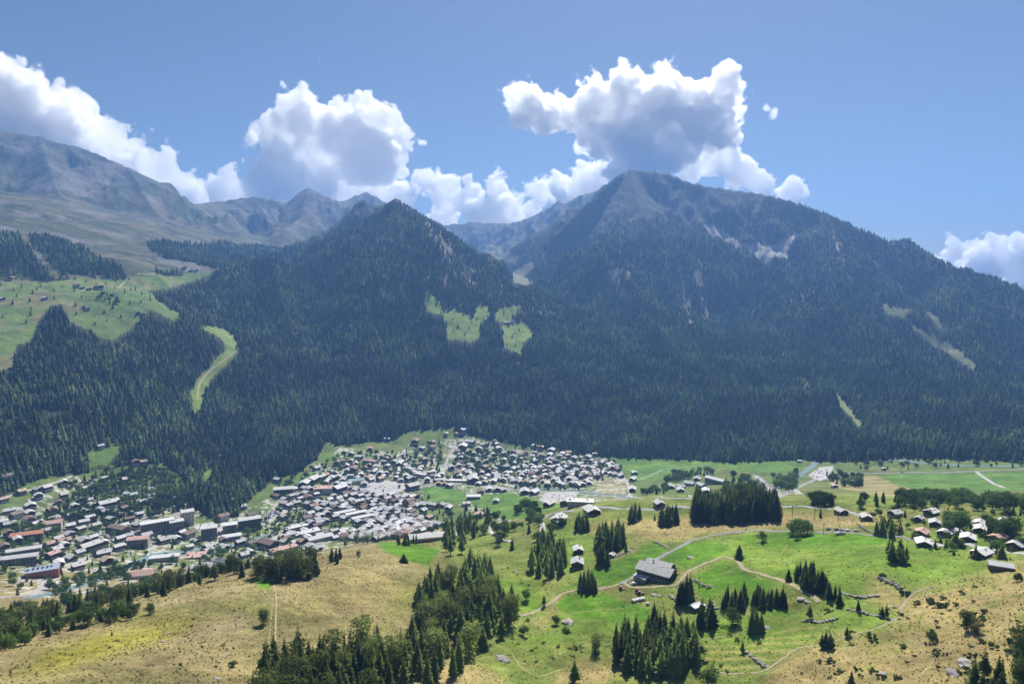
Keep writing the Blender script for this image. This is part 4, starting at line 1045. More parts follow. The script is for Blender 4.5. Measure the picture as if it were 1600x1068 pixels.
def big_block(label, px, py, L, W, floors, rz, roof='white', wall=None, roofkind='gable', name='apartment_block', sides=(0, 1), balc=True, z=None, bays=None):
    """building with a window in every bay of every floor, balcony slabs on the front, roof and chimneys; front looks to local -y, length along x"""
    wall = wall or M_PLASTER; x, y, _ = hit(px, py)
    root = link(name, None, loc=(x, y, ground_under(x, y, W, L, rz) if z is None else z), rz=rz); tag(root, label, 'building')
    H = floors * 2.9 + .5; m = MB(); m.box(-L / 2, L / 2, -W / 2, W / 2, -6, H, 0)
    root_wall = link('wall', m.me('wall', [wall]), root)
    r = MB()
    if roofkind == 'gable':
        g, rr, rise = gable_parts(L, W, 0, 15, 1.0, wall, wall)
        for f, mi in zip(rr.F, rr.M): r.face([(rr.V[i][0], rr.V[i][1], rr.V[i][2] + H + .12) for i in f], 0)
        # ridge runs along the length
        r.V = [(v[1], -v[0], v[2]) for v in r.V]
        rs = W / 2 * math.tan(R_(15))
        for s in (-1, 1):
            gb = MB(); q = [(s * L / 2, -W / 2, H + .002), (s * L / 2, W / 2, H + .002), (s * L / 2, 0, H + rs)]
            gb.face(q if s > 0 else q[::-1], 0)
            link('gable', gb.me('gable', [wall]), root)
    else:
        r.box(-L / 2 - .6, L / 2 + .6, -W / 2 - .6, W / 2 + .6, H + .003, H + .4, 0, bottom=True)
        r.box(-L / 2 + 1, -L / 2 + 4, -1.5, 1.5, H + .403, H + 2.2, 0); r.box(L / 4, L / 4 + 2, 0, 2, H + .403, H + 1.6, 0)
    link('roof', r.me('roof', [ROOFS[roof]]), root)
    for c in range(max(1, int(L / 14))): link('chimney', ME_CHIM, root, (-L / 2 + (c + .5) * L / max(1, int(L / 14)), W * .18, H + 1.2))
    nb = bays or max(3, int(L / 3.6))
    for f in range(floors):
        z0 = f * 2.9 + 1.9
        for k in range(nb): add_window(root, -L / 2 + (k + .5) * L / nb, -W / 2 - .04, z0, 0, (1.5, 1.1))
        if 1 in sides:
            ns = max(2, int(W / 4.5))
            for k in range(ns): add_window(root, L / 2 + .04, -W / 2 + (k + .5) * W / ns, z0, math.pi / 2, (1.1, 1))
        if balc and f > 0:
            b = MB(); b.box(-L / 2 + .5, L / 2 - .5, -W / 2 - 1.3, -W / 2 - .003, f * 2.9, f * 2.9 + .2, 0, bottom=True); b.box(-L / 2 + .5, L / 2 - .5, -W / 2 - 1.36, -W / 2 - 1.303, f * 2.9, f * 2.9 + 1.0, 1, bottom=True)
            link('balcony', b.me('balcony', [M_PLASTER, M_WOOD]), root)
    FOOT.append((x, y, L * .42)); c, s = math.cos(rz), math.sin(rz)
    for q in (-.33, .33): FOOT.append((x + q * L * c, y + q * L * s, W * .55))
    return root
A = 34
big_block('long pale six storey apartment block below the wooded hill, its end to the car park', 246, 829, 44, 13, 5, R_(A), 'white')
big_block('tall apartment tower rising behind the low stepped wing', 293, 818, 17, 15, 7, R_(A), 'white', balc=False)
big_block('lower wing of the tower block, just right of the long pale block', 276, 828, 18, 13, 5, R_(A), 'white')
big_block('white apartment block with dotted windows beside the steep street', 327, 838, 22, 14, 5, R_(A - 10), 'white')
big_block('grey apartment block uphill of the parking street right of the white block', 359, 830, 20, 12, 4, R_(A - 10), 'white')
big_block('low pale block in front of the grey apartment block, on the lawn', 362, 842, 24, 12, 2, R_(A - 8), 'white')
big_block('dark fronted apartment block with white window grid above the lawn', 390, 824, 32, 15, 5, R_(A - 6), 'white', M_WOODL)
big_block('square brown roofed apartment house with white balconies at the road bend', 217, 853, 26, 14, 4, R_(16), 'pink')
big_block('curved brown timber hotel above the road bend', 186, 832, 30, 14, 3, R_(-22), 'brown', M_WOODL)
big_block('long orange roofed chalet block with wooden balconies', 43, 843, 36, 15, 3, R_(A - 8), 'red', M_WOODL)
big_block('pinkish roofed chalet block behind the car park at left', 83, 828, 22, 16, 4, R_(A - 8), 'pink', M_PLASTER)
big_block('long grey terraced row, upper of the two at the left edge', 38, 864, 36, 11, 2, R_(A - 5), 'slate')
big_block('long grey terraced row, lower of the two at the left edge', 32, 880, 36, 12, 3, R_(A - 12), 'slate')
sch = big_block('red brick school with blue grey roof and skylights, by the lawn at lower left', 67, 900, 32, 17, 3, R_(A - 6), 'blue', M_REDWALL, 'flat', name='school', balc=False)
for k in range(4):
    m = MB(); m.box(-1.2, 1.2, -3.2, 3.2, 0, .5, 0); link('skylight', m.me('skylight', [M_GLASS]), sch, (-9 + k * 4.5, 1.5, 3 * 2.9 + .9 + .003))
big_block('row of three stepped white roofed houses by the river', 258, 875, 34, 10, 2, R_(16), 'white', balc=False, name='terrace')
big_block('flat pinkish roofed hall beside the river', 306, 870, 24, 20, 1, R_(12), 'pink', roofkind='flat', name='hall', balc=False)
big_block('building with dark star shaped roof above the pines', 343, 884, 18, 14, 2, R_(20), 'dark', M_STONE, name='hall', balc=False)
big_block('round reddish roofed building behind the tree belt at lower left', 222, 902, 26, 18, 2, R_(15), 'pink', M_PLASTER, name='hall', balc=False)
big_block('market hall with large blue green roof in the village centre', 556, 754, 30, 17, 2, R_(25), 'teal', roofkind='gable', name='market_hall', balc=False)
big_block('courtyard hotel with flat pale roof left of the village centre', 506, 768, 32, 20, 3, R_(8), 'pink', M_PLASTER, 'flat', balc=False)
big_block('dark gabled hotel at the wood edge with white forecourt', 444, 772, 34, 18, 4, R_(14), 'slate', M_WOODL, name='hotel')
big_block('flat roofed pale block standing left of the blue green market hall', 539, 761, 24, 12, 3, R_(5), 'white', roofkind='flat')
big_block('hotel with a notched flat roof between the two lower roads', 480, 839, 38, 14, 3, R_(38), 'white', roofkind='flat', name='hotel')
big_block('ribbed white roof building on the lower road', 500, 844, 36, 14, 2, R_(38), 'white', name='hall', balc=False)
big_block('long faded red flat roofed garage beside the lower road', 444, 862, 36, 13, 2, R_(42), 'pink', roofkind='flat', name='garage', balc=False)
big_block('long pale flat roofed building above the faded red garage', 463, 828, 36, 11, 2, R_(38), 'white', roofkind='flat', balc=False)
big_block('long two storey retirement house on the slope below the old centre', 676, 845, 48, 13, 2, R_(14), 'white', roofkind='gable', name='long_house')
big_block('wide white double house standing alone in the green field', 740, 779, 24, 13, 2, R_(2), 'white')
big_block('long low flat roofed shop row along the main road', 712, 752, 42, 10, 1, R_(-3), 'white', roofkind='flat', name='shop_row', balc=False)
big_block('long slab roofed house among trees above the main road', 806, 754, 22, 12, 2, R_(2), 'slate')
big_block('long pale flat roofed depot beside the shelf road', 907, 789, 28, 12, 2, R_(-8), 'white', roofkind='flat', name='depot', balc=False)
big_block('long curved pink roofed terrace above the market hall', 579, 725, 34, 13, 3, R_(-28), 'pink')
big_block('long slab roofed building angled toward the wood in the right hamlet', 1118, 756, 36, 12, 3, R_(-52), 'white')
for k, (px, py) in enumerate([(640,735),(648,740),(656,744)]):
    big_block(['upper','middle','lower'][k] + ' step of the terraced holiday complex above the river road', px, py, 30, 9, 2, R_(-32), 'white', roofkind='flat', name='terrace', balc=False)
for k, (px, py) in enumerate([(538,804),(556,806),(566,812)]):
    big_block(['first','second','third'][k] + ' long row house with dotted dormers in the old centre, counted from the left', px, py, 36, 10, 2, R_(36), 'white', name='row_house', balc=False)

counts = {}
def put_small(px, py, key=None, world=None):
    global n_ind
    x, y = world if world else hit(px, py)[:2]
    key = key or 's%d' % rg.randrange(10)
    _, _, (L, W, _, _, _) = _proto[key]
    if not dist_ok(x, y, max(L, W) * .45): return False
    ph = district(px, py); g = 'chalets ' + ph
    lab = '%s chalet %s' % (ROOFWORD.get(key, 'grey roofed'), ph)
    place_house(key, x, y, house_rz(px, py), lab, lab.replace('chalet', 'chalets'), sc=rg.uniform(.82, 1.08))
    n_ind += 1; return True
for k, p in enumerate(H_LARGE): put_small(p[0], p[1], 'L%d' % (k % 4) if p[1] < 775 or p[0] < 600 else 's%d' % (k % 4))
for p in H_SMALL: put_small(*p)
for px, py, t in H_RIGHT: put_small(px, py, {'slate': 's1', 'small': 'small', 'white': 's2'}[t])
print('named houses', n_ind)
# the packed parts: fill between
NOBUILD = [[(662,758),(760,765),(880,786),(860,802),(800,812),(770,800),(735,782),(655,788)],[(925,748),(985,746),(990,778),(925,772)],[(505,815),(560,812),(560,830),(505,835)],[(562,752),(645,752),(640,768),(560,776)],[(170,690),(290,690),(290,760),(170,770)],
           [(420,700),(500,690),(480,730),(430,755)]]
FILL = [([(480,790),(545,770),(600,768),(640,775),(660,800),(650,815),(690,820),(640,838),(560,846),(520,842),(480,850),(440,850)], 16),
        ([(700,735),(800,725),(900,730),(960,738),(985,752),(900,762),(800,758),(700,752)], 26), ([(800,700),(900,712),(960,722),(960,745),(800,740)], 26),
        ([(430,775),(500,745),(600,715),(690,735),(690,752),(600,760),(520,785),(440,800)], 23), ([(0,830),(150,790),(330,825),(420,850),(380,872),(250,850),(120,880),(0,900)], 31),
        ([(0,780),(150,740),(300,780),(280,800),(120,800),(0,830)], 38), ([(700,700),(790,705),(790,735),(700,735)], 34)]
rest = []
for poly, sp in FILL:
    W_ = [hit(*p)[:2] for p in poly]; xs = [p[0] for p in W_]; ys = [p[1] for p in W_]; t = 0
    yy = min(ys)
    while yy < max(ys):
        xx = min(xs)
        while xx < max(xs):
            x, y = xx + rg.uniform(-.3, .3) * sp, yy + rg.uniform(-.3, .3) * sp; z = float(gz(x, y)); px, py = (float(v) for v in to_pix(x, y, z))
            if bool(inpoly(np.array([x]), np.array([y]), W_)[0]) and not any(bool(inpoly(np.array([px]), np.array([py]), q)[0]) for q in NOBUILD):
                if dist_ok(x, y, 6.2): rest.append((x, y, px, py)); FOOT.append((x, y, 6.0))
            xx += sp
        yy += sp
rest.sort(key=lambda q: math.hypot(q[0], q[1]))
print('filler houses', len(rest), 'individual so far', n_ind)
lim = max(0, 300 - n_ind)
for x, y, px, py in rest[:lim]:
    key = 's%d' % rg.randrange(10); ph = district(px, py); lab = '%s chalet %s' % (ROOFWORD[key], ph)
    place_house(key, x, y, house_rz(px, py), lab, lab.replace('chalet', 'chalets'), sc=rg.uniform(.8, 1.0)); FOOT.pop()
if rest[lim:]:
    V = []; Fc = []; Mi = []; mats = [M_PLASTER, M_WOOD] + [ROOFS[k] for k in ('slate', 'white', 'brown')]
    big = MB()
    for x, y, px, py in rest[lim:]:
        w, r, rise = gable_parts(rg.uniform(9, 13), rg.uniform(8, 11), rg.uniform(5, 8), 23, 1, None, None); rz = house_rz(px, py); c, s = math.cos(rz), math.sin(rz); z = ground_under(x, y, 10, 10, rz)
        for q, off in ((w, 0), (r, rg.choice([2, 2, 3, 3, 4]))):
            i0 = len(big.V); big.V += [(x + a * c - b * s, y + a * s + b * c, z + d) for a, b, d in q.V]
            big.F += [tuple(i0 + i for i in f) for f in q.F]; big.M += [m + off for m in q.M]
    tag(link('distant_houses', big.me('distant_houses', mats)), 'small far chalets filling the gaps at the back of the village', 'houses', kind='stuff')
# hamlet on the right: each house placed and described
HAM = [(1314,804,'near_slate',-8,'slab roofed chalet with dark gable at the upper road end, nearest the farm meadow'),(1353,812,'near_slate',12,'slab roofed dark chalet above the steep dry stone terrace'),(1398,806,'near_slate',65,'long slab roofed house half hidden behind a round tree'),
 (1436,813,'near_small',50,'small grey roofed house on the shrubby slope'),(1455,804,'near_white',60,'pale roofed house at the upper edge of the right hamlet'),(1461,822,'near_slate',30,'slab roofed chalet left of the dark fir cluster'),(1399,828,'near_red',70,'low bright red roofed house beside the dark firs'),
 (1439,837,'near_pink',45,'faded red roofed house behind the large gabled chalet'),(1478,837,'near_white',55,'flat looking grey roofed house in the middle of the hamlet'),(1496,835,'near_small',20,'small slab roofed house squeezed beside the grey one'),
 (1442,853,'near_white',22,'large gabled chalet with pale roof at the meadow edge'),(1512,845,'near_white',35,'bright white roofed house above the curved drive'),(1530,822,'near_slate',40,'upper grey roofed house of the stepped pair by the trees'),(1531,832,'near_white',35,'lower white roofed house of the stepped pair by the trees'),
 (1559,846,'near_pink',60,'pinkish roofed long house left of the last grey roofs'),(1571,820,'near_slate',40,'grey roofed house behind trees near the right edge'),(1533,870,'near_white',60,'low pale roofed house behind a dark fir on bare soil'),(1588,858,'near_slate',55,'wide grey roofed house at the right edge of the photo')]
for px, py, key, rz, lab in HAM:
    x, y, _ = hit(px, py); place_house(key, x, y, R_(-rz), lab, name='chalet', sc=.60)
x, y, _ = hit(902, 886); place_house('near_small', x, y, R_(-6), 'slab roofed wooden chalet on the slope, the lower of the pair', name='chalet', sc=1.0)
x, y, _ = hit(903, 864); place_house('near_small', x, y, R_(4), 'small grey roofed hut uphill of the wooden chalet', name='hut', sc=.85, cat='hut')
x, y, _ = hit(873, 819); place_house('near_small', x, y, R_(35), 'slab roofed house on dry ground above the tree belt', name='chalet', sc=1.2)
x, y, _ = hit(1030, 791); place_house('near_small', x, y, R_(10), 'small pale roofed house beside the shelf road', name='chalet')
x, y, _ = hit(956, 870); place_house('small', x, y, R_(-30), 'low stone hut at the end of a field wall under firs', name='hut', sc=.6, cat='hut')
# long metal barn at the right
def barn(name, label, px, py, L, W, H, rz, roof, wall, pitch=14, over=.5, cat='barn'):
    x, y, _ = hit(px, py); root = link(name, None, loc=(x, y, ground_under(x, y, L, W, rz)), rz=rz); tag(root, label, cat)
    w, r, rise = gable_parts(L, W, H, pitch, over, wall, wall); link('wall', w.me('wall', [wall, wall]), root); link('roof', r.me('roof', [roof]), root)
    FOOT.append((x, y, L * .5)); return root, rise
b, _ = barn('barn', 'metal barn with shallow grey roof standing alone on the dry slope', 1563, 889, 10, 6.5, 2.6, R_(-118), M_METAL, M_WOODL)
m = MB(); m.box(-1.6, 1.6, -.05, .05, 0, 2.8, 0, bottom=True); link('door', m.me('door', [M_WOOD]), b, (0, -5.18, -.1))
barn('shed', 'small blue grey tin shed among the firs below the farm', 1089, 951, 8, 5, 2.4, R_(-60), M_METAL, M_WOODL, 8, .3, 'shed')
# alpine pasture buildings
ALPH = [(18,437,'near_red','red roofed hut at the upper edge of the alpine pasture',10,1.5),(154,452,'L2','big dark flat topped barn on the alpine pasture',60,.95),(139,453,'small','small hut left of the dark barn on the pasture',70,1.3),(119,449,'s4','brown hut on the left end of the pasture row',75,.9),(128,451,'small','low shed between the pasture huts',75,1.2),
        (137,484,'s0','stone cottage in the rocky hamlet on the pasture',40,.8),(132,481,'small','low stone cottage left in the rocky pasture hamlet',30,1.2),(70,468,'small','ruined stone hut beside the pasture path',80,1.4),(224,493,'s4','dark chalet at the lower wood edge of the pasture',30,.8),(217,490,'small','small dark hut beside the wood edge chalet',30,1.3),
        (288,420,'s4','dark chalet on the far grassy spur',60,.9),(298,424,'small','grey hut on the far grassy spur',60,1.4),(306,424,'s4','brown barn at the tip of the far grassy spur',70,.8),(3,469,'s2','white roofed building at the left edge of the pasture',70,.9)]
for px, py, key, lab, rz, sc in ALPH:
    x, y, _ = hit(px, py); place_house(key, x, y, R_(rz), lab, name='alpine_hut', cat='hut', sc=sc)
for px, py, key, lab, rz, sc in [(793,506,'s2','white walled chalet in the middle of the forest clearing',70,1.1),(800,504,'s4','dark roofed chalet right in the forest clearing',60,1.0),(761,501,'small','brown hut at the left side of the forest clearing',20,1.6)]:
    x, y, _ = hit(px, py); place_house(key, x, y, R_(rz), lab, name='alpine_hut', cat='hut', sc=sc)

# ------------------------------------------------------------------ the farm on the shelf
def farm():
    x, y, _ = hit(1026, 901); rz = R_(52); root = link('farmhouse', None, loc=(x, y, ground_under(x, y, 20, 12, rz) - .3), rz=rz)
    tag(root, 'big dark timber farmhouse with two stepped slab roofs on the green shelf', 'farmhouse'); root.scale = (.82, .82, .82)
    w, r, rise = gable_parts(27, 15, 6.8, 25, 1.4, M_STONE, M_WOOD, split=.4)
    link('wall', w.me('wall', [M_STONE, M_WOOD]), root); rf = link('roof', r.me('roof', [ROOFS['slate']]), root)
    link('chimney', ME_CHIM, rf, (3, 4, 6.8 + rise * .55 + .8))
    # courses of slabs on both slopes, slightly proud
    rg = random.Random(5); t = math.tan(R_(25)); nn = math.hypot(1, t); slab = []
    for v in range(3):
        m = MB(); a = .95 + v * .18; m.box(-a / 2, a / 2, -.42, .42, 0, .06, 0); slab.append(m.me('slab', [ROOFS['slate']]))
    for s in (-1, 1):
        for i in range(8):
            for j in range(17):
                if rg.random() < .12: continue
                u = (i + .5) / 8 * 8.6; yy = -15.3 + (j + .5) * 1.8 + rg.uniform(-.25, .25)
                o = link('slab', slab[rg.randrange(3)], rf, (s * u, yy, 6.8 + rise - u * t + .37 + rg.uniform(0, .05))); o.rotation_euler = (0, s * R_(25) + R_(rg.uniform(-2, 2)), R_(rg.uniform(-6, 6)))
                o.scale = (1, 1.7, 1)
    for k in range(4): add_window(root, -4.5 + k * 3, -13.6, 2.0, 0, (1.2, 1)); 
    for k in range(3): add_window(root, -3 + k * 3, -13.65, 5.2, 0, (1.2, 1))
    m = MB(); m.box(-1.7, 1.7, -.1, .1, -1.6, 1.6, 0, bottom=True); link('loft_hatch', m.me('loft_hatch', [M_WHITE]), root, (.6, -13.72, 8.2))
    for k in range(7): add_window(root, -7.64, -10 + k * 3.4, 4.6, -math.pi / 2, (1.2, 1))
    b = MB(); b.box(-6, 6, -15, -13.63, 3.6, 3.8, 0, bottom=True); b.box(-6, 6, -15.08, -15.003, 3.8, 4.7, 0); link('balcony', b.me('balcony', [M_WOOD]), root)
    w, r, rise2 = gable_parts(20, 13, 5.2, 23, 1.2, M_STONE, M_WOOD, split=.4)
    wing = link('wing', w.me('wing', [M_STONE, M_WOOD]), root, (13.5, 3.5, .2)); link('roof', r.me('roof', [ROOFS['slate']]), wing); link('chimney', ME_CHIM, wing, (-2, 5, 5.2 + rise2 * .6 + .7))
    b, _ = barn('shed', 'small pale roofed shed attached below the farmhouse', 1005, 907, 9, 8, 3.0, R_(40), ROOFS['white'], M_STONE, 12, .5, 'shed')
    FOOT.append((x, y, 20))
farm()
print('houses', round(time.time() - T0, 1), len(bpy.data.objects))

# ------------------------------------------------------------------ single trees and clumps
rg = random.Random(21)
SPR = [conifer_mesh('crown', 100 + k, M_SPRUCE, 26 + k % 3 * 3, 11, rad=[.17, .20, .15, .22, .18, .13][k], base=.07) for k in range(6)]
LAR = [conifer_mesh('crown', 200 + k, M_LARCH, 20 + k % 3 * 2, 9, rad=[.17, .21, .15][k], base=.20, droop=.15, jag=.45) for k in range(3)]
PIN = [leafy_mesh('crown', 300 + k, M_PINE, 1500, 13, .026, (.17, .17, .50), .62) for k in range(3)]
LEAFY = [leafy_mesh('crown', 400 + k, M_LEAF, 1500, 12 + k, .034, (.36, .36, .30), .58) for k in range(4)]
BUSH = [leafy_mesh('foliage', 500 + k, M_LEAF, 420, 6, .07, (.55, .55, .26), .42) for k in range(3)]
TRUNK = trunk_mesh('trunk'); TRUNKB = trunk_mesh('trunk', .03, .6)
TREES = []      # kind, x, y, height, clump phrase, single label
def clump(phrase, poly, n, h0, h1, kind='spruce', edge=0.0, mind=None, seed=1):
    """trees standing inside an outline traced along their feet"""
    g = random.Random(seed * 77 + n); W_ = [hit(*p)[:2] for p in poly]; xs = [p[0] for p in W_]; ys = [p[1] for p in W_]; got = []; tries = 0
    A_ = abs(sum(W_[i][0] * W_[(i + 1) % len(W_)][1] - W_[(i + 1) % len(W_)][0] * W_[i][1] for i in range(len(W_)))) / 2
    md = mind or 0.72 * math.sqrt(A_ / n)
    while len(got) < n and tries < n * 60:
        tries += 1; x, y = g.uniform(min(xs), max(xs)), g.uniform(min(ys), max(ys))
        if not bool(inpoly(np.array([x]), np.array([y]), W_)[0]): continue
        if any((a - x) ** 2 + (b - y) ** 2 < md * md for a, b in got): continue
        if any((a - x) ** 2 + (b - y) ** 2 < (c * .85) ** 2 for a, b, c in FOOT): continue
        got.append((x, y)); k = kind if isinstance(kind, str) else g.choice(kind)
        TREES.append((k, x, y, g.uniform(h0, h1) * g.uniform(.85, 1.1), phrase, None))
def single(px, py, h, kind, label):
    x, y, _ = hit(px, py); TREES.append((kind, x, y, h, None, label))
MIX = ['spruce', 'spruce', 'spruce', 'larch', 'larch', 'pine']
clump('in the square plantation block above the shelf road', [(1084,816),(1150,818),(1214,814),(1215,798),(1150,796),(1085,797)], 120, 22, 25, 'spruce', seed=2)
clump('in the large dark clump at the bottom centre right', [(957,1040),(990,1056),(1050,1058),(1090,1045),(1090,1015),(1050,1000),(1000,998),(962,1010)], 62, 15, 19, ['spruce', 'spruce', 'spruce', 'larch'], seed=3)
clump('in the long belt running down the central gully', [(712,912),(738,880),(766,890),(770,925),(800,960),(800,990),(770,1005),(742,1030),(712,1068),(650,1085),(590,1090),(570,1072),(640,1012),(652,985),(648,960),(655,925),(690,905)], 120, 14, 20, MIX, seed=4)
clump('in the pointed stand below the long retirement house', [(690,868),(702,888),(724,868),(742,850),(742,830),(722,820),(698,830)], 26, 17, 21, ['spruce', 'larch'], seed=5)
clump('in the small stand beside the village lower edge', [(716,806),(735,812),(765,812),(765,800),(735,794),(716,796)], 12, 13, 16, 'spruce', seed=6)
clump('on the slope edge at the bottom left of centre', [(400,1090),(412,1060),(450,1042),(500,1036),(545,1020),(600,1022),(592,1050),(600,1110),(400,1130)], 62, 14, 19, MIX, seed=7)
clump('in the wedge between the gully and the two huts', [(828,882),(850,862),(878,862),(886,880),(878,896),(850,908),(832,900)], 30, 14, 18, ['spruce', 'spruce', 'larch'], seed=8)
clump('above the wedge on the upper gully side', [(838,850),(850,838),(862,846),(858,858),(842,860)], 9, 13, 15, 'spruce', seed=9)
clump('in the tall stand left of the bare tan field', [(926,856),(940,842),(972,838),(978,856),(960,864),(935,866)], 26, 17, 20, ['spruce', 'spruce', 'larch'], seed=10)
clump('in the dark clump just below the two huts', [(904,926),(932,926),(930,914),(908,913)], 11, 12, 15, 'spruce', seed=11)
clump('beside the stone hut at the field wall', [(935,884),(950,886),(948,878),(936,877)], 4, 13, 15, 'spruce', seed=12)
clump('in the clump left of the plantation block', [(1031,822),(1060,822),(1062,812),(1033,810)], 14, 15, 18, 'spruce', seed=13)
clump('in the clump above the farm meadow beside the pale road hut', [(984,816),(1000,816),(999,808),(985,808)], 6, 14, 17, 'spruce', seed=14)
clump('in the clump below the flat roofed depot', [(900,830),(918,832),(920,820),(903,818)], 9, 12, 15, 'spruce', seed=15)
clump('right behind the farmhouse yard in the darkest group', [(1060,946),(1084,946),(1084,936),(1063,935)], 8, 14, 17, 'spruce', seed=16)
clump('beside the tin shed below the farm', [(1088,980),(1114,982),(1114,966),(1092,965)], 7, 12, 15, 'spruce', seed=17)
clump('in the loose group right of the tin shed', [(1125,952),(1162,955),(1165,940),(1130,936)], 9, 9, 12, 'spruce', seed=18)
clump('in the straight dark row on the lower meadow', [(1176,950),(1230,952),(1230,942),(1180,940)], 20, 9, 12, 'spruce', seed=19)
clump('in the pair group beside the pale rock below the row', [(1172,990),(1190,992),(1190,980),(1175,978)], 5, 12, 15, 'spruce', seed=20)
clump('in the diagonal dark row on the green meadow', [(1242,914),(1262,924),(1292,930),(1292,918),(1265,906),(1244,903)], 22, 10, 13, 'spruce', seed=21)
clump('at the thin lower end of the diagonal row', [(1292,935),(1312,948),(1318,942),(1298,928)], 5, 8, 11, 'spruce', seed=22)
clump('in the isolated umbrella group on the right meadow', [(1384,878),(1415,884),(1420,876),(1388,868)], 11, 11, 14, ['spruce', 'spruce', 'larch'], seed=23)
clump('among the gabled houses of the right hamlet', [(1368,838),(1394,840),(1394,828),(1372,826)], 10, 11, 13, 'spruce', seed=24)
clump('in the dark heap behind the middle houses of the right hamlet', [(1475,835),(1500,836),(1503,818),(1480,815)], 12, 12, 15, ['spruce', 'leafy'], seed=25)
clump('in the tree group near the stepped houses at the right', [(1540,842),(1580,846),(1582,832),(1545,828)], 12, 9, 12, ['leafy', 'leafy', 'spruce'], seed=26)
clump('in the bottom right corner', [(1510,1085),(1540,1055),(1580,1040),(1640,1030),(1640,1110),(1510,1110)], 20, 10, 14, MIX, seed=27)
clump('in the pine group crowning the left hill', [(402,905),(440,912),(475,906),(500,895),(492,884),(440,890),(402,893)], 30, 12, 15, ['pine', 'pine', 'spruce'], seed=28)
clump('in the belt behind the crest of the dry hill', [(0,1020),(60,985),(130,962),(220,945),(320,915),(390,898),(390,880),(300,895),(200,918),(100,940),(0,965)], 190, 10, 15, ['pine', 'spruce', 'leafy', 'larch', 'spruce'], seed=29)
clump('in the low broad row along the crest at the far left', [(0,1020),(50,1003),(110,985),(200,972),(240,958),(200,955),(100,970),(0,995)], 50, 6, 10, ['leafy', 'spruce', 'larch'], seed=30)
clump('in the row behind the grassy knoll', [(538,852),(560,850),(600,846),(598,836),(560,838),(540,842)], 17, 11, 13, ['spruce', 'pine'], seed=31)
clump('in the small group left of the knoll top', [(515,880),(534,882),(534,872),(517,870)], 7, 8, 10, 'spruce', seed=32)
clump('at the head of the green hollow behind the knoll', [(616,854),(652,856),(652,846),(622,844)], 10, 10, 13, 'spruce', seed=33)
for a in [(1155,872,10.5,'round','dense round topped dark fir alone in the middle of the bright meadow'),(1191,845,7.5,'leafy','small round tree standing just below the shelf road'),(1022,972,13,'spruce','lone fir on bare soil just above the large dark clump'),
          (930,1018,9.5,'pine','lone broad tree between the gully and the large dark clump'),(898,1066,12,'larch','lone thin larch at the bottom edge left of the large clump'),(1160,1020,7.5,'larch','slim conifer beside the diagonal stone wall'),
          (850,946,8.5,'larch','lone conifer beside the wheel ruts left of the farm'),(822,937,8.5,'leafy','lone round tree on the pale slope right of the gully'),(818,992,6.5,'leafy','bushy tree below the bend of the ruts'),(978,862,9,'spruce','slim fir at the end of the field wall'),
          (1265,966,8.5,'larch','airy conifer on the yellowish meadow terrace'),(1341,954,6.5,'spruce','small fir standing in the mown yellow field'),(1385,966,8,'larch','taller of two thin conifers by the footpath bend'),(1378,964,6,'larch','shorter of two thin conifers by the footpath bend'),
          (1323,994,6,'larch','small thin conifer just above the footpath'),(1290,1012,9,'spruce','dark conifer of the trio above the lower footpath, left'),(1297,1013,8.5,'larch','middle conifer of the trio above the lower footpath'),(1284,1012,7.5,'larch','outer conifer of the trio above the lower footpath'),
          (1232,908,8.5,'spruce','lone fir at the head of the diagonal row'),(1145,975,9,'grey','silvery round willow among the dark firs'),(1510,987,10,'pine','dark ragged pine on the dry right slope'),(1526,990,6.5,'pine','smaller ragged pine beside the larger one on the dry slope'),
          (1458,1004,4.5,'leafy','small bent tree alone on the dry right slope'),(1597,1035,17,'larch','tall ragged larch cut by the right edge of the photo'),(411,975,9,'pine','dark leaning tree beside the wheel tracks on the left hill'),
          (175,992,3,'spruce','tiny dark sapling on the yellow flank of the left hill'),(560,870,5.5,'pine','small lone tree on the very top of the grassy knoll'),(631,878,7.5,'round','round dark bush tree in the bright green hollow'),(483,905,6,'spruce','small fir right of the hill pines'),
          (1330,1075,8,'spruce','dark fir cut by the bottom edge, lower right'),(1105,1075,9,'leafy','big round bush cut by the bottom edge beside the large clump'),(1282,808,8,'spruce','small dark fir beside the shelf road near the first chalet'),(1023,812,7,'spruce','small fir below the pale road hut'),
          (869,975,6,'grey','silvery bushy tree on the bare bank left of the farm'),(590,1020,16,'spruce','lone tall fir above the slope edge trees'),(1405,835,9,'spruce','single fir in front of the bright red roof'),(1524,872,9,'spruce','fir standing on bare soil before the low pale house'),(1565,872,9,'spruce','dark fir between the low pale house and the right edge'),
          (1478,856,8,'spruce','fir on the lawn right of the large gabled chalet'),(1493,852,10,'spruce','taller fir on the lawn right of the large gabled chalet'),(1557,862,8,'leafy','round tree behind the last firs of the hamlet'),(1590,908,5,'leafy','low wide tree below the metal barn at the right edge'),
          (1240,835,11,'leafy','left lobe of the big roadside tree trio'),(1250,834,12.5,'leafy','tallest of the big roadside tree trio'),(1261,835,11.5,'leafy','right lobe of the big roadside tree trio'),(1246,842,5,'leafy','small round tree in front of the big roadside trio'),
          (660,783,9,'spruce','small fir on the left edge of the green village field'),(670,778,11,'spruce','dark fir alone on the green village field'),(365,1040,3,'leafy','tiny shrub tree on the dry lower hill')]:
    single(*a)
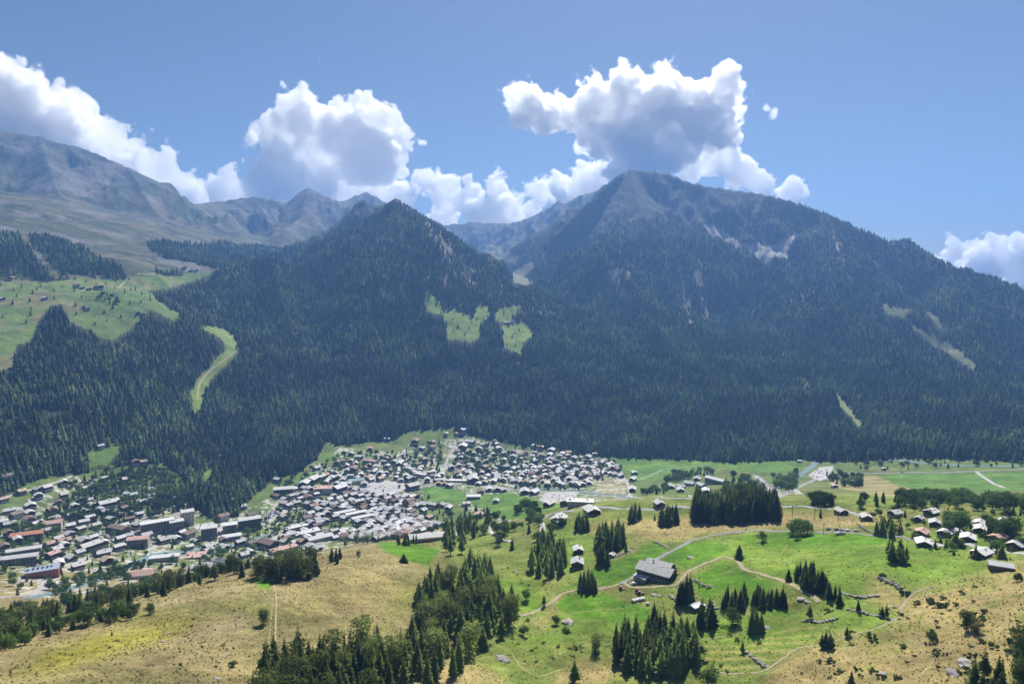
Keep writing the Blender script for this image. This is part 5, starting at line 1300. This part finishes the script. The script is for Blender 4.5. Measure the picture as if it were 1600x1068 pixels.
# belts and valley groves
clump('in the belt behind the right hamlet', [(1330,800),(1360,792),(1440,796),(1530,800),(1620,802),(1620,782),(1500,776),(1450,772),(1390,780),(1340,785)], 130, 8, 12, ['leafy', 'leafy', 'spruce'], seed=41)
clump('in the grove below the valley road junction', [(1296,752),(1320,760),(1345,762),(1345,748),(1310,740),(1290,742)], 34, 10, 14, ['spruce', 'leafy'], seed=42)
clump('in the rounded grove beside the braided stream', [(1200,745),(1235,748),(1245,735),(1240,770),(1215,765),(1205,740),(1215,728)], 30, 10, 14, 'leafy', seed=43)
clump('in the dark grove behind the square plantation', [(1128,755),(1140,745),(1165,742),(1190,768),(1185,782),(1150,785),(1132,775)], 48, 11, 15, ['leafy', 'spruce'], seed=44)
clump('in the grove on the meadow behind the right valley hamlet', [(1040,756),(1062,752),(1085,745),(1115,742),(1112,736),(1080,735),(1045,742)], 34, 11, 14, ['spruce', 'leafy'], seed=45)
clump('in the riverside grove left of the valley hamlet', [(1003,775),(1040,772),(1045,762),(1015,762)], 18, 9, 12, ['spruce', 'leafy'], seed=46)
clump('in the row beside the gravel field at the valley road', [(1268,790),(1300,792),(1302,784),(1270,782)], 16, 8, 11, ['leafy', 'spruce'], seed=47)
clump('in the leafy hollow right of the green village field', [(808,800),(815,815),(845,825),(850,805),(835,792),(815,790)], 26, 9, 12, 'leafy', seed=48)
clump('in the strip by the river at the chalet quarter', [(800,764),(860,766),(905,768),(905,762),(850,758),(800,758)], 24, 9, 12, ['leafy', 'spruce'], seed=49)
clump('in the row of trees left of the oval pitch', [(930,750),(942,750),(940,725),(930,725)], 12, 12, 16, 'spruce', seed=50)
clump('in the wood tongue descending to the steep lane', [(640,700),(690,690),(690,745),(668,735),(650,715)], 34, 11, 15, ['spruce', 'leafy'], seed=51)
clump('in the wooded strip right of the steep lane', [(705,735),(745,745),(800,735),(800,712),(760,706),(720,705)], 62, 11, 15, ['spruce', 'leafy', 'leafy'], seed=52)
clump('in the grove between the chalets of the right quarter', [(800,735),(840,745),(905,750),(900,725),(850,715),(800,715)], 90, 10, 14, ['spruce', 'spruce', 'leafy'], seed=53)
clump('in the bushy strip along the lower river', [(83,935),(110,920),(180,903),(240,885),(245,875),(180,890),(100,912),(80,925)], 46, 6, 9, 'leafy', seed=54)
clump('in the trees around the lower left houses', [(0,935),(20,905),(100,895),(180,870),(230,862),(300,880),(340,880),(330,905),(240,900),(180,915)], 90, 7, 11, ['leafy', 'spruce'], seed=55)
clump('in the wooded residential slope at the left', [(0,845),(80,800),(120,770),(200,750),(300,765),(280,800),(200,815),(120,820),(40,850)], 300, 9, 14, ['spruce', 'leafy', 'spruce'], seed=56)
clump('in the wood below the clearing at the left', [(110,760),(170,735),(260,735),(290,760),(300,800),(250,790),(190,770),(130,775)], 160, 11, 16, ['spruce', 'leafy', 'spruce'], seed=57)
clump('among the houses of the left town', [(0,830),(100,800),(200,815),(330,825),(420,800),(480,780),(480,830),(400,860),(330,885),(250,850),(100,880),(0,900)], 210, 7, 11, ['leafy', 'spruce'], seed=67)
clump('among the packed houses right of the square', [(600,765),(700,752),(860,760),(980,730),(960,720),(860,715),(760,735),(700,745)], 120, 7, 11, ['leafy', 'spruce'], seed=68)
clump('in the gardens of the lower road', [(330,870),(400,815),(520,775),(560,800),(500,850),(420,880)], 90, 7, 11, ['leafy', 'spruce'], seed=58)
clump('in the gardens of the old centre', [(500,790),(600,765),(700,790),(700,830),(560,848)], 120, 6, 10, ['leafy', 'spruce'], seed=59)
clump('in the gardens above the village square', [(430,760),(520,715),(640,705),(660,745),(560,750),(450,790)], 170, 8, 12, ['spruce', 'leafy'], seed=60)
clump('around the slope below the green village field', [(700,800),(790,812),(850,835),(900,800),(860,850),(790,860),(740,850)], 44, 8, 12, ['leafy', 'spruce'], seed=61)
clump('scattered through the right hamlet gardens', [(1340,800),(1600,800),(1600,860),(1500,875),(1420,845)], 60, 4, 7, ['leafy', 'spruce', 'leafy'], seed=62)
clump('on the alpine pasture', [(0,440),(150,438),(240,430),(250,460),(230,490),(160,520),(110,498),(0,520)], 60, 9, 14, ['spruce'], seed=63)
clump('in the dark pasture grove below the barn', [(150,470),(185,478),(188,465),(160,458)], 22, 11, 15, ['spruce', 'leafy'], seed=64)
clump('dotted over the forest clearing', [(666,465),(740,495),(760,480),(810,480),(830,530),(800,545),(740,525),(700,525)], 34, 9, 14, ['spruce'], seed=65)
clump('scattered along the valley meadow edge', [(1330,735),(1600,730),(1600,718),(1400,716),(1330,725)], 40, 7, 11, ['leafy', 'spruce'], seed=66)

def tree_object(kind, x, y, h, label, group, cat):
    z = float(gz(x, y)) - .25
    nm = {'spruce': 'conifer', 'round': 'conifer', 'larch': 'larch', 'pine': 'pine_tree', 'leafy': 'broadleaf_tree', 'grey': 'willow'}[kind]
    me = {'spruce': SPR, 'round': SPR, 'larch': LAR, 'pine': PIN, 'leafy': LEAFY, 'grey': LEAFY}[kind]; me = me[rg.randrange(len(me))]
    o = link(nm, None, loc=(x, y, z), rz=rg.uniform(0, 6.28)); w = {'spruce': 1.0, 'round': 1.9, 'larch': 1.0, 'pine': 1.05, 'leafy': 1.0, 'grey': 1.1}[kind] * rg.uniform(.9, 1.2)
    o.scale = (h * w, h * w, h); tag(o, label, cat, group)
    c = link('crown', me, o); link('trunk', TRUNKB if kind in ('leafy', 'grey') else TRUNK, o)
    return o
CATS = {'spruce': ('conifer', 'conifer'), 'larch': ('larch', 'larch'), 'pine': ('pine', 'pine tree'), 'leafy': ('broadleaf tree', 'tree'), 'round': ('fir', 'conifer'), 'grey': ('willow', 'tree')}
TREES.sort(key=lambda t: (t[5] is None, -t[3] / math.hypot(t[1], t[2])))
cnt = {}; surplus = []
for kind, x, y, h, ph, lab in TREES:
    key = 'leafy' if kind in ('leafy', 'grey') else ('needle' if kind in ('spruce', 'round') else kind)
    cnt[key] = cnt.get(key, 0) + 1
    if cnt[key] > 295: surplus.append((kind, x, y, h)); continue
    if lab is None:
        lab = '%s %s' % ({'spruce': 'dark spruce', 'larch': 'light green larch', 'pine': 'ragged pine', 'leafy': 'round leafy tree'}[kind], ph)
        tree_object(kind, x, y, h, lab, lab.replace('dark spruce', 'dark spruces').replace('larch ', 'larches ').replace('pine ', 'pines ').replace('leafy tree', 'leafy trees'), CATS[kind][1])
    else: tree_object(kind, x, y, h, lab, None, CATS[kind][1])
print('tree kinds', cnt, 'surplus', len(surplus))
K_SUR = kinds('village_conifer', SPR[:3]); K_SUL = kinds('village_leafy', LEAFY[:3])
for kc, sel, nm, lb in ((K_SUR, [s for s in surplus if s[0] not in ('leafy', 'grey')], 'far_conifers', 'smaller dark conifers among the far houses and groves'), (K_SUL, [s for s in surplus if s[0] in ('leafy', 'grey')], 'far_leafy_trees', 'smaller leafy trees among the far houses and groves')):
    if sel: scatter_obj(nm, [(s[1], s[2], float(gz(s[1], s[2])) - .2) for s in sel], np.array([s[3] for s in sel]), kc, lb, 'trees', wid=(.9, 1.2))

# bushes, boulders, dry stone walls
def shrubs():
    g = random.Random(5); spots = []
    zones = [('on the dry slope at the lower right', [(1420,940),(1600,900),(1600,1040),(1480,1060),(1240,1060),(1300,1000)], 70, .8, 2.6), ('on the slope below the right hamlet road', [(1345,830),(1480,870),(1600,880),(1600,870),(1420,835)], 24, .8, 2.0),
             ('on the yellow terraces below the farm', [(1060,960),(1200,960),(1180,1050),(1100,1050)], 22, .7, 1.8), ('on the rough bank right of the gully', [(800,960),(900,980),(900,1050),(790,1030)], 20, .7, 1.9),
             ('on the wet slope above the gully road', [(780,880),(860,920),(800,950)], 12, .7, 1.6), ('on the dry left hill', [(60,1050),(200,990),(380,930),(400,1050)], 26, .4, 1.1)]
    for ph, poly, n, a, b in zones:
        for _ in range(n * 20):
            xs = [p[0] for p in poly]; ys = [p[1] for p in poly]; px, py = g.uniform(min(xs), max(xs)), g.uniform(min(ys), max(ys))
            if bool(inpoly(np.array([px]), np.array([py]), poly)[0]): spots.append((px, py, g.uniform(a, b), 'low dark shrub ' + ph)); n -= 1
            if n <= 0: break
    for px, py, s, lb in [(1413,928,3.4,'rounded dark bush at the tip of the stone heap'),(1466,948,3.2,'wide dark bush on the dry slope beside the footpath'),(1474,946,2.6,'second dark bush touching the wide one by the footpath'),(1380,900,2.6,'dark bush at the upper end of the stone heap'),(903,1012,2.8,'dark bush beside the lone broad tree'),(885,985,3.4,'dark bush beside the pale rock on the bank'),(1294,955,2.4,'dark bush at the meadow ruts junction')]: spots.append((px, py, s, lb))
    for px, py, s, lb in spots:
        x, y, z = hit(px, py); o = link('shrub', BUSH[g.randrange(3)], loc=(x, y, z - .1), rz=g.uniform(0, 6)); o.scale = (s * 1.5, s * 1.5, s); tag(o, lb, 'shrub', lb.replace('shrub', 'shrubs') if lb.startswith('low') else None)
shrubs()
def rock_me(seed):
    g = random.Random(seed); bm = bmesh.new(); bmesh.ops.create_icosphere(bm, subdivisions=2, radius=1)
    for v in bm.verts:
        n = 1 + .35 * float(perlin(np.array([v.co.x * 1.3 + seed]), np.array([v.co.y * 1.3 + v.co.z * 2.1]), seed)[0]) + g.uniform(-.08, .08); v.co *= n; v.co.z *= .6
    me = bpy.data.meshes.new('boulder'); bm.to_mesh(me); bm.free(); me.materials.append(M_ROCK); return me
M_ROCK = plain_mat('grey_rock', (0.33, 0.30, 0.28), .95, .1, .3, 1.5)
ROCKS = [rock_me(s) for s in range(5)]
g = random.Random(8)
for px, py, s, lb in [(255,1002,1.1,'pale flat boulder on the left hill, left of its neighbour'),(280,1003,.9,'pale boulder on the left hill beside the larger one'),(263,988,.9,'dark small boulder on the yellow band of the left hill'),(354,1022,.9,'reddish boulder on the lower left hill'),(340,1060,1.4,'white topped boulder near the bottom edge on the left hill'),
                      (782,1028,3.0,'broad pale rock outcrop right of the gully belt'),(790,1032,2.2,'smaller slab beside the broad pale outcrop'),(887,972,3.4,'pale rock on the bare bank beside the bush'),(1079,871,2.6,'large white boulder in the fenced corner above the farm'),(1022,929,1.8,'white boulder below the farm yard'),(1030,930,1.4,'grey boulder right of the white one below the farm'),
                      (1195,980,2.4,'pale rock beside the conifers below the dark row'),(1253,936,2.8,'pale rock slab at the foot of the diagonal row'),(1262,940,2.0,'second rock slab at the foot of the diagonal row'),(1508,1036,3.0,'pale boulder in the lower right bushes'),(1490,1052,2.6,'flat boulder left of the corner trees'),(1380,1052,1.6,'flat pale stone on the dry lower slope'),
                      (1352,932,1.3,'grey stone on the terrace edge of the mown field'),(1400,948,1.6,'rock beside the footpath bend'),(805,892,1.6,'heap of dark stones on the pale slope'),(1115,945,1.8,'reddish rock right of the tin shed'),(1300,862,1.0,'pale stone in the middle of the green meadow')]:
    x, y, z = hit(px, py); o = link('boulder', ROCKS[g.randrange(5)], loc=(x, y, z), rz=g.uniform(0, 6)); o.scale = (s * g.uniform(.9, 1.3), s, s * .7); tag(o, lb, 'boulder')
def stone_wall(label, pts, h=1.1, w=1.6):
    """dry stone wall: every stone set singly as far as they can be told apart"""
    W_ = [hit(*p)[:2] for p in pts]; S = spline(W_, 1.3); root = link('stone_wall', None, loc=(S[0][0], S[0][1], float(gz(S[0][0], S[0][1])))); tag(root, label, 'stone wall')
    z0 = root.location.z
    for x, y in S:
        for k in range(2):
            o = link('stone', ROCKS[g.randrange(5)], root, (x - S[0][0] + g.uniform(-.5, .5) * w, y - S[0][1] + g.uniform(-.5, .5) * w, float(gz(x, y)) - z0 + g.uniform(.1, .5) * h), g.uniform(0, 6)); q = g.uniform(.5, .95); o.scale = (q * 1.2, q, q * h)
stone_wall('dry stone wall slanting down beside the slim conifer', [(1162,1016),(1175,1026),(1188,1036),(1198,1042)])
stone_wall('long heap of stones beside the mown yellow field', [(1376,903),(1388,909),(1402,915),(1408,924)], 1.6, 3.0)
stone_wall('grey terrace wall under the airy conifer', [(1256,970),(1275,971),(1292,970),(1308,967)], 1.0, 1.0)
stone_wall('stone heap between the farm and the two meadow fields', [(1080,905),(1090,910),(1098,914),(1110,917)], 1.4, 3.0)
stone_wall('broken wall above the bright meadow at the road junction', [(1022,846),(1032,850),(1044,856)], .9, .8)
stone_wall('wall at the edge of the field beside the low stone hut', [(956,872),(972,865),(990,856)], 1.0, 1.0)
stone_wall('low wall under the mown field at the footpath', [(1312,926),(1330,930),(1350,932),(1372,930)], .9, .9)
stone_wall('rough wall along the tin shed terrace', [(1045,930),(1060,938),(1075,948),(1120,950)], 1.1, 2.0)
stone_wall('old wall along the dark lower field edge', [(1325,952),(1350,957),(1370,962),(1394,968)], .9, .9)
stone_wall('stepped stone terrace below the dark hamlet chalet', [(1342,820),(1350,826),(1362,832),(1372,836)], 1.2, 1.5)

# ------------------------------------------------------------------ cars, tractors, bales, poles
def car_parts():
    b = MB(); pr = [(-2.1,.35),(-2.1,.85),(-1.2,.95),(-.75,1.42),(.9,1.42),(1.6,.98),(2.1,.9),(2.1,.35)]
    L_ = [(-.85, z, y) for y, z in pr]
    for s in (-1, 1):
        f = [(s * .85, y, z) for y, z in pr]; b.face(f if s > 0 else f[::-1], 0)
    for i in range(len(pr)):
        (y0, z0), (y1, z1) = pr[i], pr[(i + 1) % len(pr)]
        b.face([(-.85, y0, z0), (-.85, y1, z1), (.85, y1, z1), (.85, y0, z0)], 0)
    gl = MB(); gl.face([(-.87, -.75, 1.0), (-.87, .95, 1.0), (-.87, .8, 1.36), (-.87, -.6, 1.36)], 0); gl.face([(.87, .95, 1.0), (.87, -.75, 1.0), (.87, -.6, 1.36), (.87, .8, 1.36)], 0)
    gl.face([(-.7, -1.18, 1.0), (.7, -1.18, 1.0), (.7, -.80, 1.41), (-.7, -.80, 1.41)], 0); gl.face([(.7, 1.56, 1.03), (-.7, 1.56, 1.03), (-.7, .96, 1.42), (.7, .96, 1.42)], 0)
    w = MB(); n = 10
    r0 = [(math.cos(6.283 * k / n) * .33, math.sin(6.283 * k / n) * .33) for k in range(n)]
    w.face([(.1, a, c) for a, c in r0], 0); w.face([(-.1, a, c) for a, c in r0][::-1], 0)
    for k in range(n): (a, c), (d, e) = r0[k], r0[(k + 1) % n]; w.face([(-.1, a, c), (-.1, d, e), (.1, d, e), (.1, a, c)], 0)
    return b, gl, w
cb, cg, cw = car_parts(); M_TYRE = plain_mat('tyre_rubber', (.03, .03, .03), .9, .1, .1)
def car_paint(n, c):
    m, nt, out = new_mat(n); b = principled(nt, out, .3, .5); b.inputs['Base Color'].default_value = (*c, 1); b.inputs['Coat Weight'].default_value = .5; return m
PAINT = {k: car_paint(k + '_car_paint', c) for k, c in {'white': (.75,.75,.75), 'silver': (.42,.43,.45), 'black': (.03,.03,.035), 'blue': (.06,.12,.35), 'red': (.45,.04,.03), 'grey': (.18,.19,.2)}.items()}
ME_CAR = {k: cb.me('body', [m]) for k, m in PAINT.items()}; ME_CG = cg.me('windows', [M_GLASS]); ME_WH = cw.me('wheel', [M_TYRE])
def car(x, y, rz, c, label, group=None):
    o = link('car', None, loc=(x, y, float(gz(x, y)) + .32), rz=rz); tag(o, label, 'car', group); link('body', ME_CAR[c], o); link('windows', ME_CG, o)
    for a in (-.82, .82):
        for b in (-1.3, 1.3): link('wheel', ME_WH, o, (a, b, .33))
for px, py, c, lb in [(1294,827.5,'grey','grey car alone on the shelf road verge, nearest the roadside trio'),(1307,828.6,'black','dark car at the left of the parked row on the shelf road'),(1316,829,'silver','silver car second in the parked row on the shelf road'),(1324,829.8,'white','white car third in the parked row on the shelf road'),
                      (1337,830.5,'silver','silver car at the right end of the parked row'),(1309,834.5,'white','white car on the grass below the parked row, left'),(1316,835,'grey','grey car on the grass below the parked row, right'),(990,913,'white','white car beside the farm shed yard'),(1409,738,'black','dark car driving on the straight valley road')]:
    x, y, _ = hit(px, py); car(x, y, R_(90 + g.uniform(-8, 8)), c, lb)
LOTS = [([(1182,745),(1192,750),(1213,766),(1205,774),(1188,760)], 38, 'on the sloping car park behind the plantation block'), ([(1265,744),(1280,750),(1298,745),(1298,732),(1280,732)], 12, 'on the gravel lot at the valley road'), ([(404,814),(424,797),(436,800),(420,815)], 22, 'in the striped car park at the wood edge'),
        ([(142,836),(180,828),(212,842),(190,850)], 22, 'on the square below the curved hotel'), ([(848,772),(898,770),(898,780),(845,780)], 26, 'on the riverside car park'), ([(570,760),(635,758),(600,772),(580,782)], 16, 'on the village square'), ([(595,735),(610,722),(612,740),(602,752)], 10, 'on the round parking bay above the square'), ([(1020,772),(1100,772),(1100,778),(1020,778)], 9, 'along the valley road by the right hamlet')]
for poly, n, ph in LOTS:
    W_ = [hit(*p)[:2] for p in poly]; xs = [p[0] for p in W_]; ys = [p[1] for p in W_]; got = []; a = g.uniform(0, 3)
    for _ in range(n * 40):
        x, y = min(xs) + round(g.uniform(0, max(xs) - min(xs)) / 3.2) * 3.2, min(ys) + round(g.uniform(0, max(ys) - min(ys)) / 9.0) * 9.0
        if len(got) < n and bool(inpoly(np.array([x]), np.array([y]), W_)[0]) and (x, y) not in got and all((x - c[0]) ** 2 + (y - c[1]) ** 2 > c[2] ** 2 * .8 for c in FOOT):
            got.append((x, y)); c = g.choice(['white', 'silver', 'silver', 'black', 'grey', 'blue', 'red', 'white']); car(x, y, R_(g.uniform(-4, 4)), c, '%s parked car %s' % (c, ph), '%s cars %s' % (c, ph))
M_REDP = car_paint('tractor_red', (.4, .05, .03)); M_BALE = plain_mat('bale_wrap', (.68, .68, .66), .5, .4, .1)
def tractor(px, py, rz, label):
    x, y, _ = hit(px, py); o = link('tractor', None, loc=(x, y, float(gz(x, y)) + .1), rz=R_(rz)); tag(o, label, 'tractor')
    b = MB(); b.box(-.45, .45, -2.0, .2, .8, 1.5, 0, bottom=True); b.box(-.75, .75, .2, 1.6, .9, 1.4, 0, bottom=True); link('body', b.me('body', [M_REDP]), o)
    c = MB(); c.box(-.65, .65, .2, 1.4, 1.403, 2.5, 0); link('cab', c.me('cab', [M_GLASS]), o); r = MB(); r.box(-.75, .75, .1, 1.5, 2.503, 2.62, 0, bottom=True); link('cab_roof', r.me('cab_roof', [M_REDP]), o)
    for sx in (-1, 1):
        for yy, s in ((1.1, 2.4), (-1.5, 1.6)): w = link('wheel', ME_WH, o, (sx * .9, yy, .33 * s)); w.scale = (2.2, s, s)
tractor(972, 922, 60, 'red tractor on the grass left of the farm shed'); tractor(997, 926, 20, 'red machine in the middle of the farm yard grass'); tractor(1001, 929, 100, 'red machine parked beside the other below the farm shed')
bale = bmesh.new(); bmesh.ops.create_cone(bale, cap_ends=True, segments=12, radius1=.75, radius2=.75, depth=1.3, matrix=Matrix.Rotation(math.pi / 2, 4, 'X')); me_b = bpy.data.meshes.new('bale'); bale.to_mesh(me_b); bale.free(); me_b.materials.append(M_BALE)
for k in range(14):
    px, py = (989 + k * 1.6, 938.5 - (k // 2) * .7 + (k % 2) * 1.6) if k < 12 else (1011 + (k - 12) * 2, 944)
    x, y, z = hit(px, py); o = link('hay_bale', me_b, loc=(x, y, z + .7), rz=g.uniform(0, 6)); tag(o, 'white wrapped round bale in the row below the farm', 'hay bale', 'wrapped bales in the row below the farm')
def pole(px, py, h, label):
    x, y, z = hit(px, py); o = link('utility_pole', None, loc=(x, y, z - .3)); tag(o, label, 'utility pole')
    m = MB(); m.box(-.14, .14, -.14, .14, 0, h, 0); link('post', m.me('post', [M_BARK]), o); m = MB(); m.box(-.9, .9, -.06, .06, h - .8, h - .65, 0, bottom=True); link('crossarm', m.me('crossarm', [M_BARK]), o)
for px, py, h, lb in [(1238,806,9,'utility pole on the tan field, leftmost of the line'),(1273,811,9,'utility pole on the tan field, second of the line'),(1310,815,9,'utility pole on the tan field beside the first hamlet chalet'),(1287,833,8,'utility pole on the verge of the shelf road'),(1556,873,9,'utility pole behind the bare soil yard'),(1092,917,7,'lone post at the stone heap beside the farm')]:
    pole(px, py, h, lb)
# vapour trail
x, y, z = pd(496, 85, 12000); x2, y2, z2 = pd(500, 99, 12000); m = MB(); q = 12.0; m.face([(x2 + q * math.cos(k * math.pi / 2), y2 + q * math.sin(k * math.pi / 2), z2) for k in range(4)], 0)
for i in range(4):
    a0, a1 = i * math.pi / 2, (i + 1) * math.pi / 2
    m.face([(x, y, z), (x2 + q * math.cos(a0), y2 + q * math.sin(a0), z2), (x2 + q * math.cos(a1), y2 + q * math.sin(a1), z2)], 0)
tag(link('vapour_trail', m.me('vapour_trail', [M_CLOUD])), 'short thin white vapour trail high in the blue sky', 'vapour trail')

# ------------------------------------------------------------------ labels: tell look-alikes apart where the photo does
ORD = ['first', 'second', 'third', 'fourth', 'fifth', 'sixth', 'seventh', 'eighth', 'ninth']
by = {}
for o in list(col.objects):
    if o.parent is None and o.get('group') and o.get('label'): by.setdefault(o['label'], []).append(o)
for lab, os_ in by.items():
    if len(os_) == 1:
        continue
    info = []
    for o in os_:
        l = o.location; px, py = to_pix(l[0], l[1], l[2]); info.append((float(px), math.hypot(l[0], l[1]), o.scale[2], o))
    words = lab.split(); room = 16 - len(words)
    byx = sorted(info, key=lambda q: q[0])
    if len(byx) <= 9 and room >= 4:
        for i, q in enumerate(byx):
            w = 'leftmost' if i == 0 else ('rightmost' if i == len(byx) - 1 else ORD[i] + ' from left'); q[3]['label'] = w + ' ' + lab if room < 6 else lab + ', ' + w
    else:
        byd = sorted(info, key=lambda q: q[1]); half = byd[len(byd) // 2][1]; x1, x2 = byx[len(byx) // 3][0], byx[2 * len(byx) // 3][0]
        for q in info:
            if room >= 2: q[3]['label'] = lab + ', %s %s' % ('left' if q[0] < x1 else ('middle' if q[0] < x2 else 'right'), 'front' if q[1] < half else 'back')
        done = set()
        for key, rev, w in ((0, False, 'leftmost'), (0, True, 'rightmost'), (1, False, 'nearest'), (1, True, 'farthest')):
            q = sorted(info, key=lambda r: r[key], reverse=rev)[0]
            if id(q[3]) not in done: done.add(id(q[3])); q[3]['label'] = w + ' ' + lab
print('all', round(time.time() - T0, 1), len(bpy.data.objects))
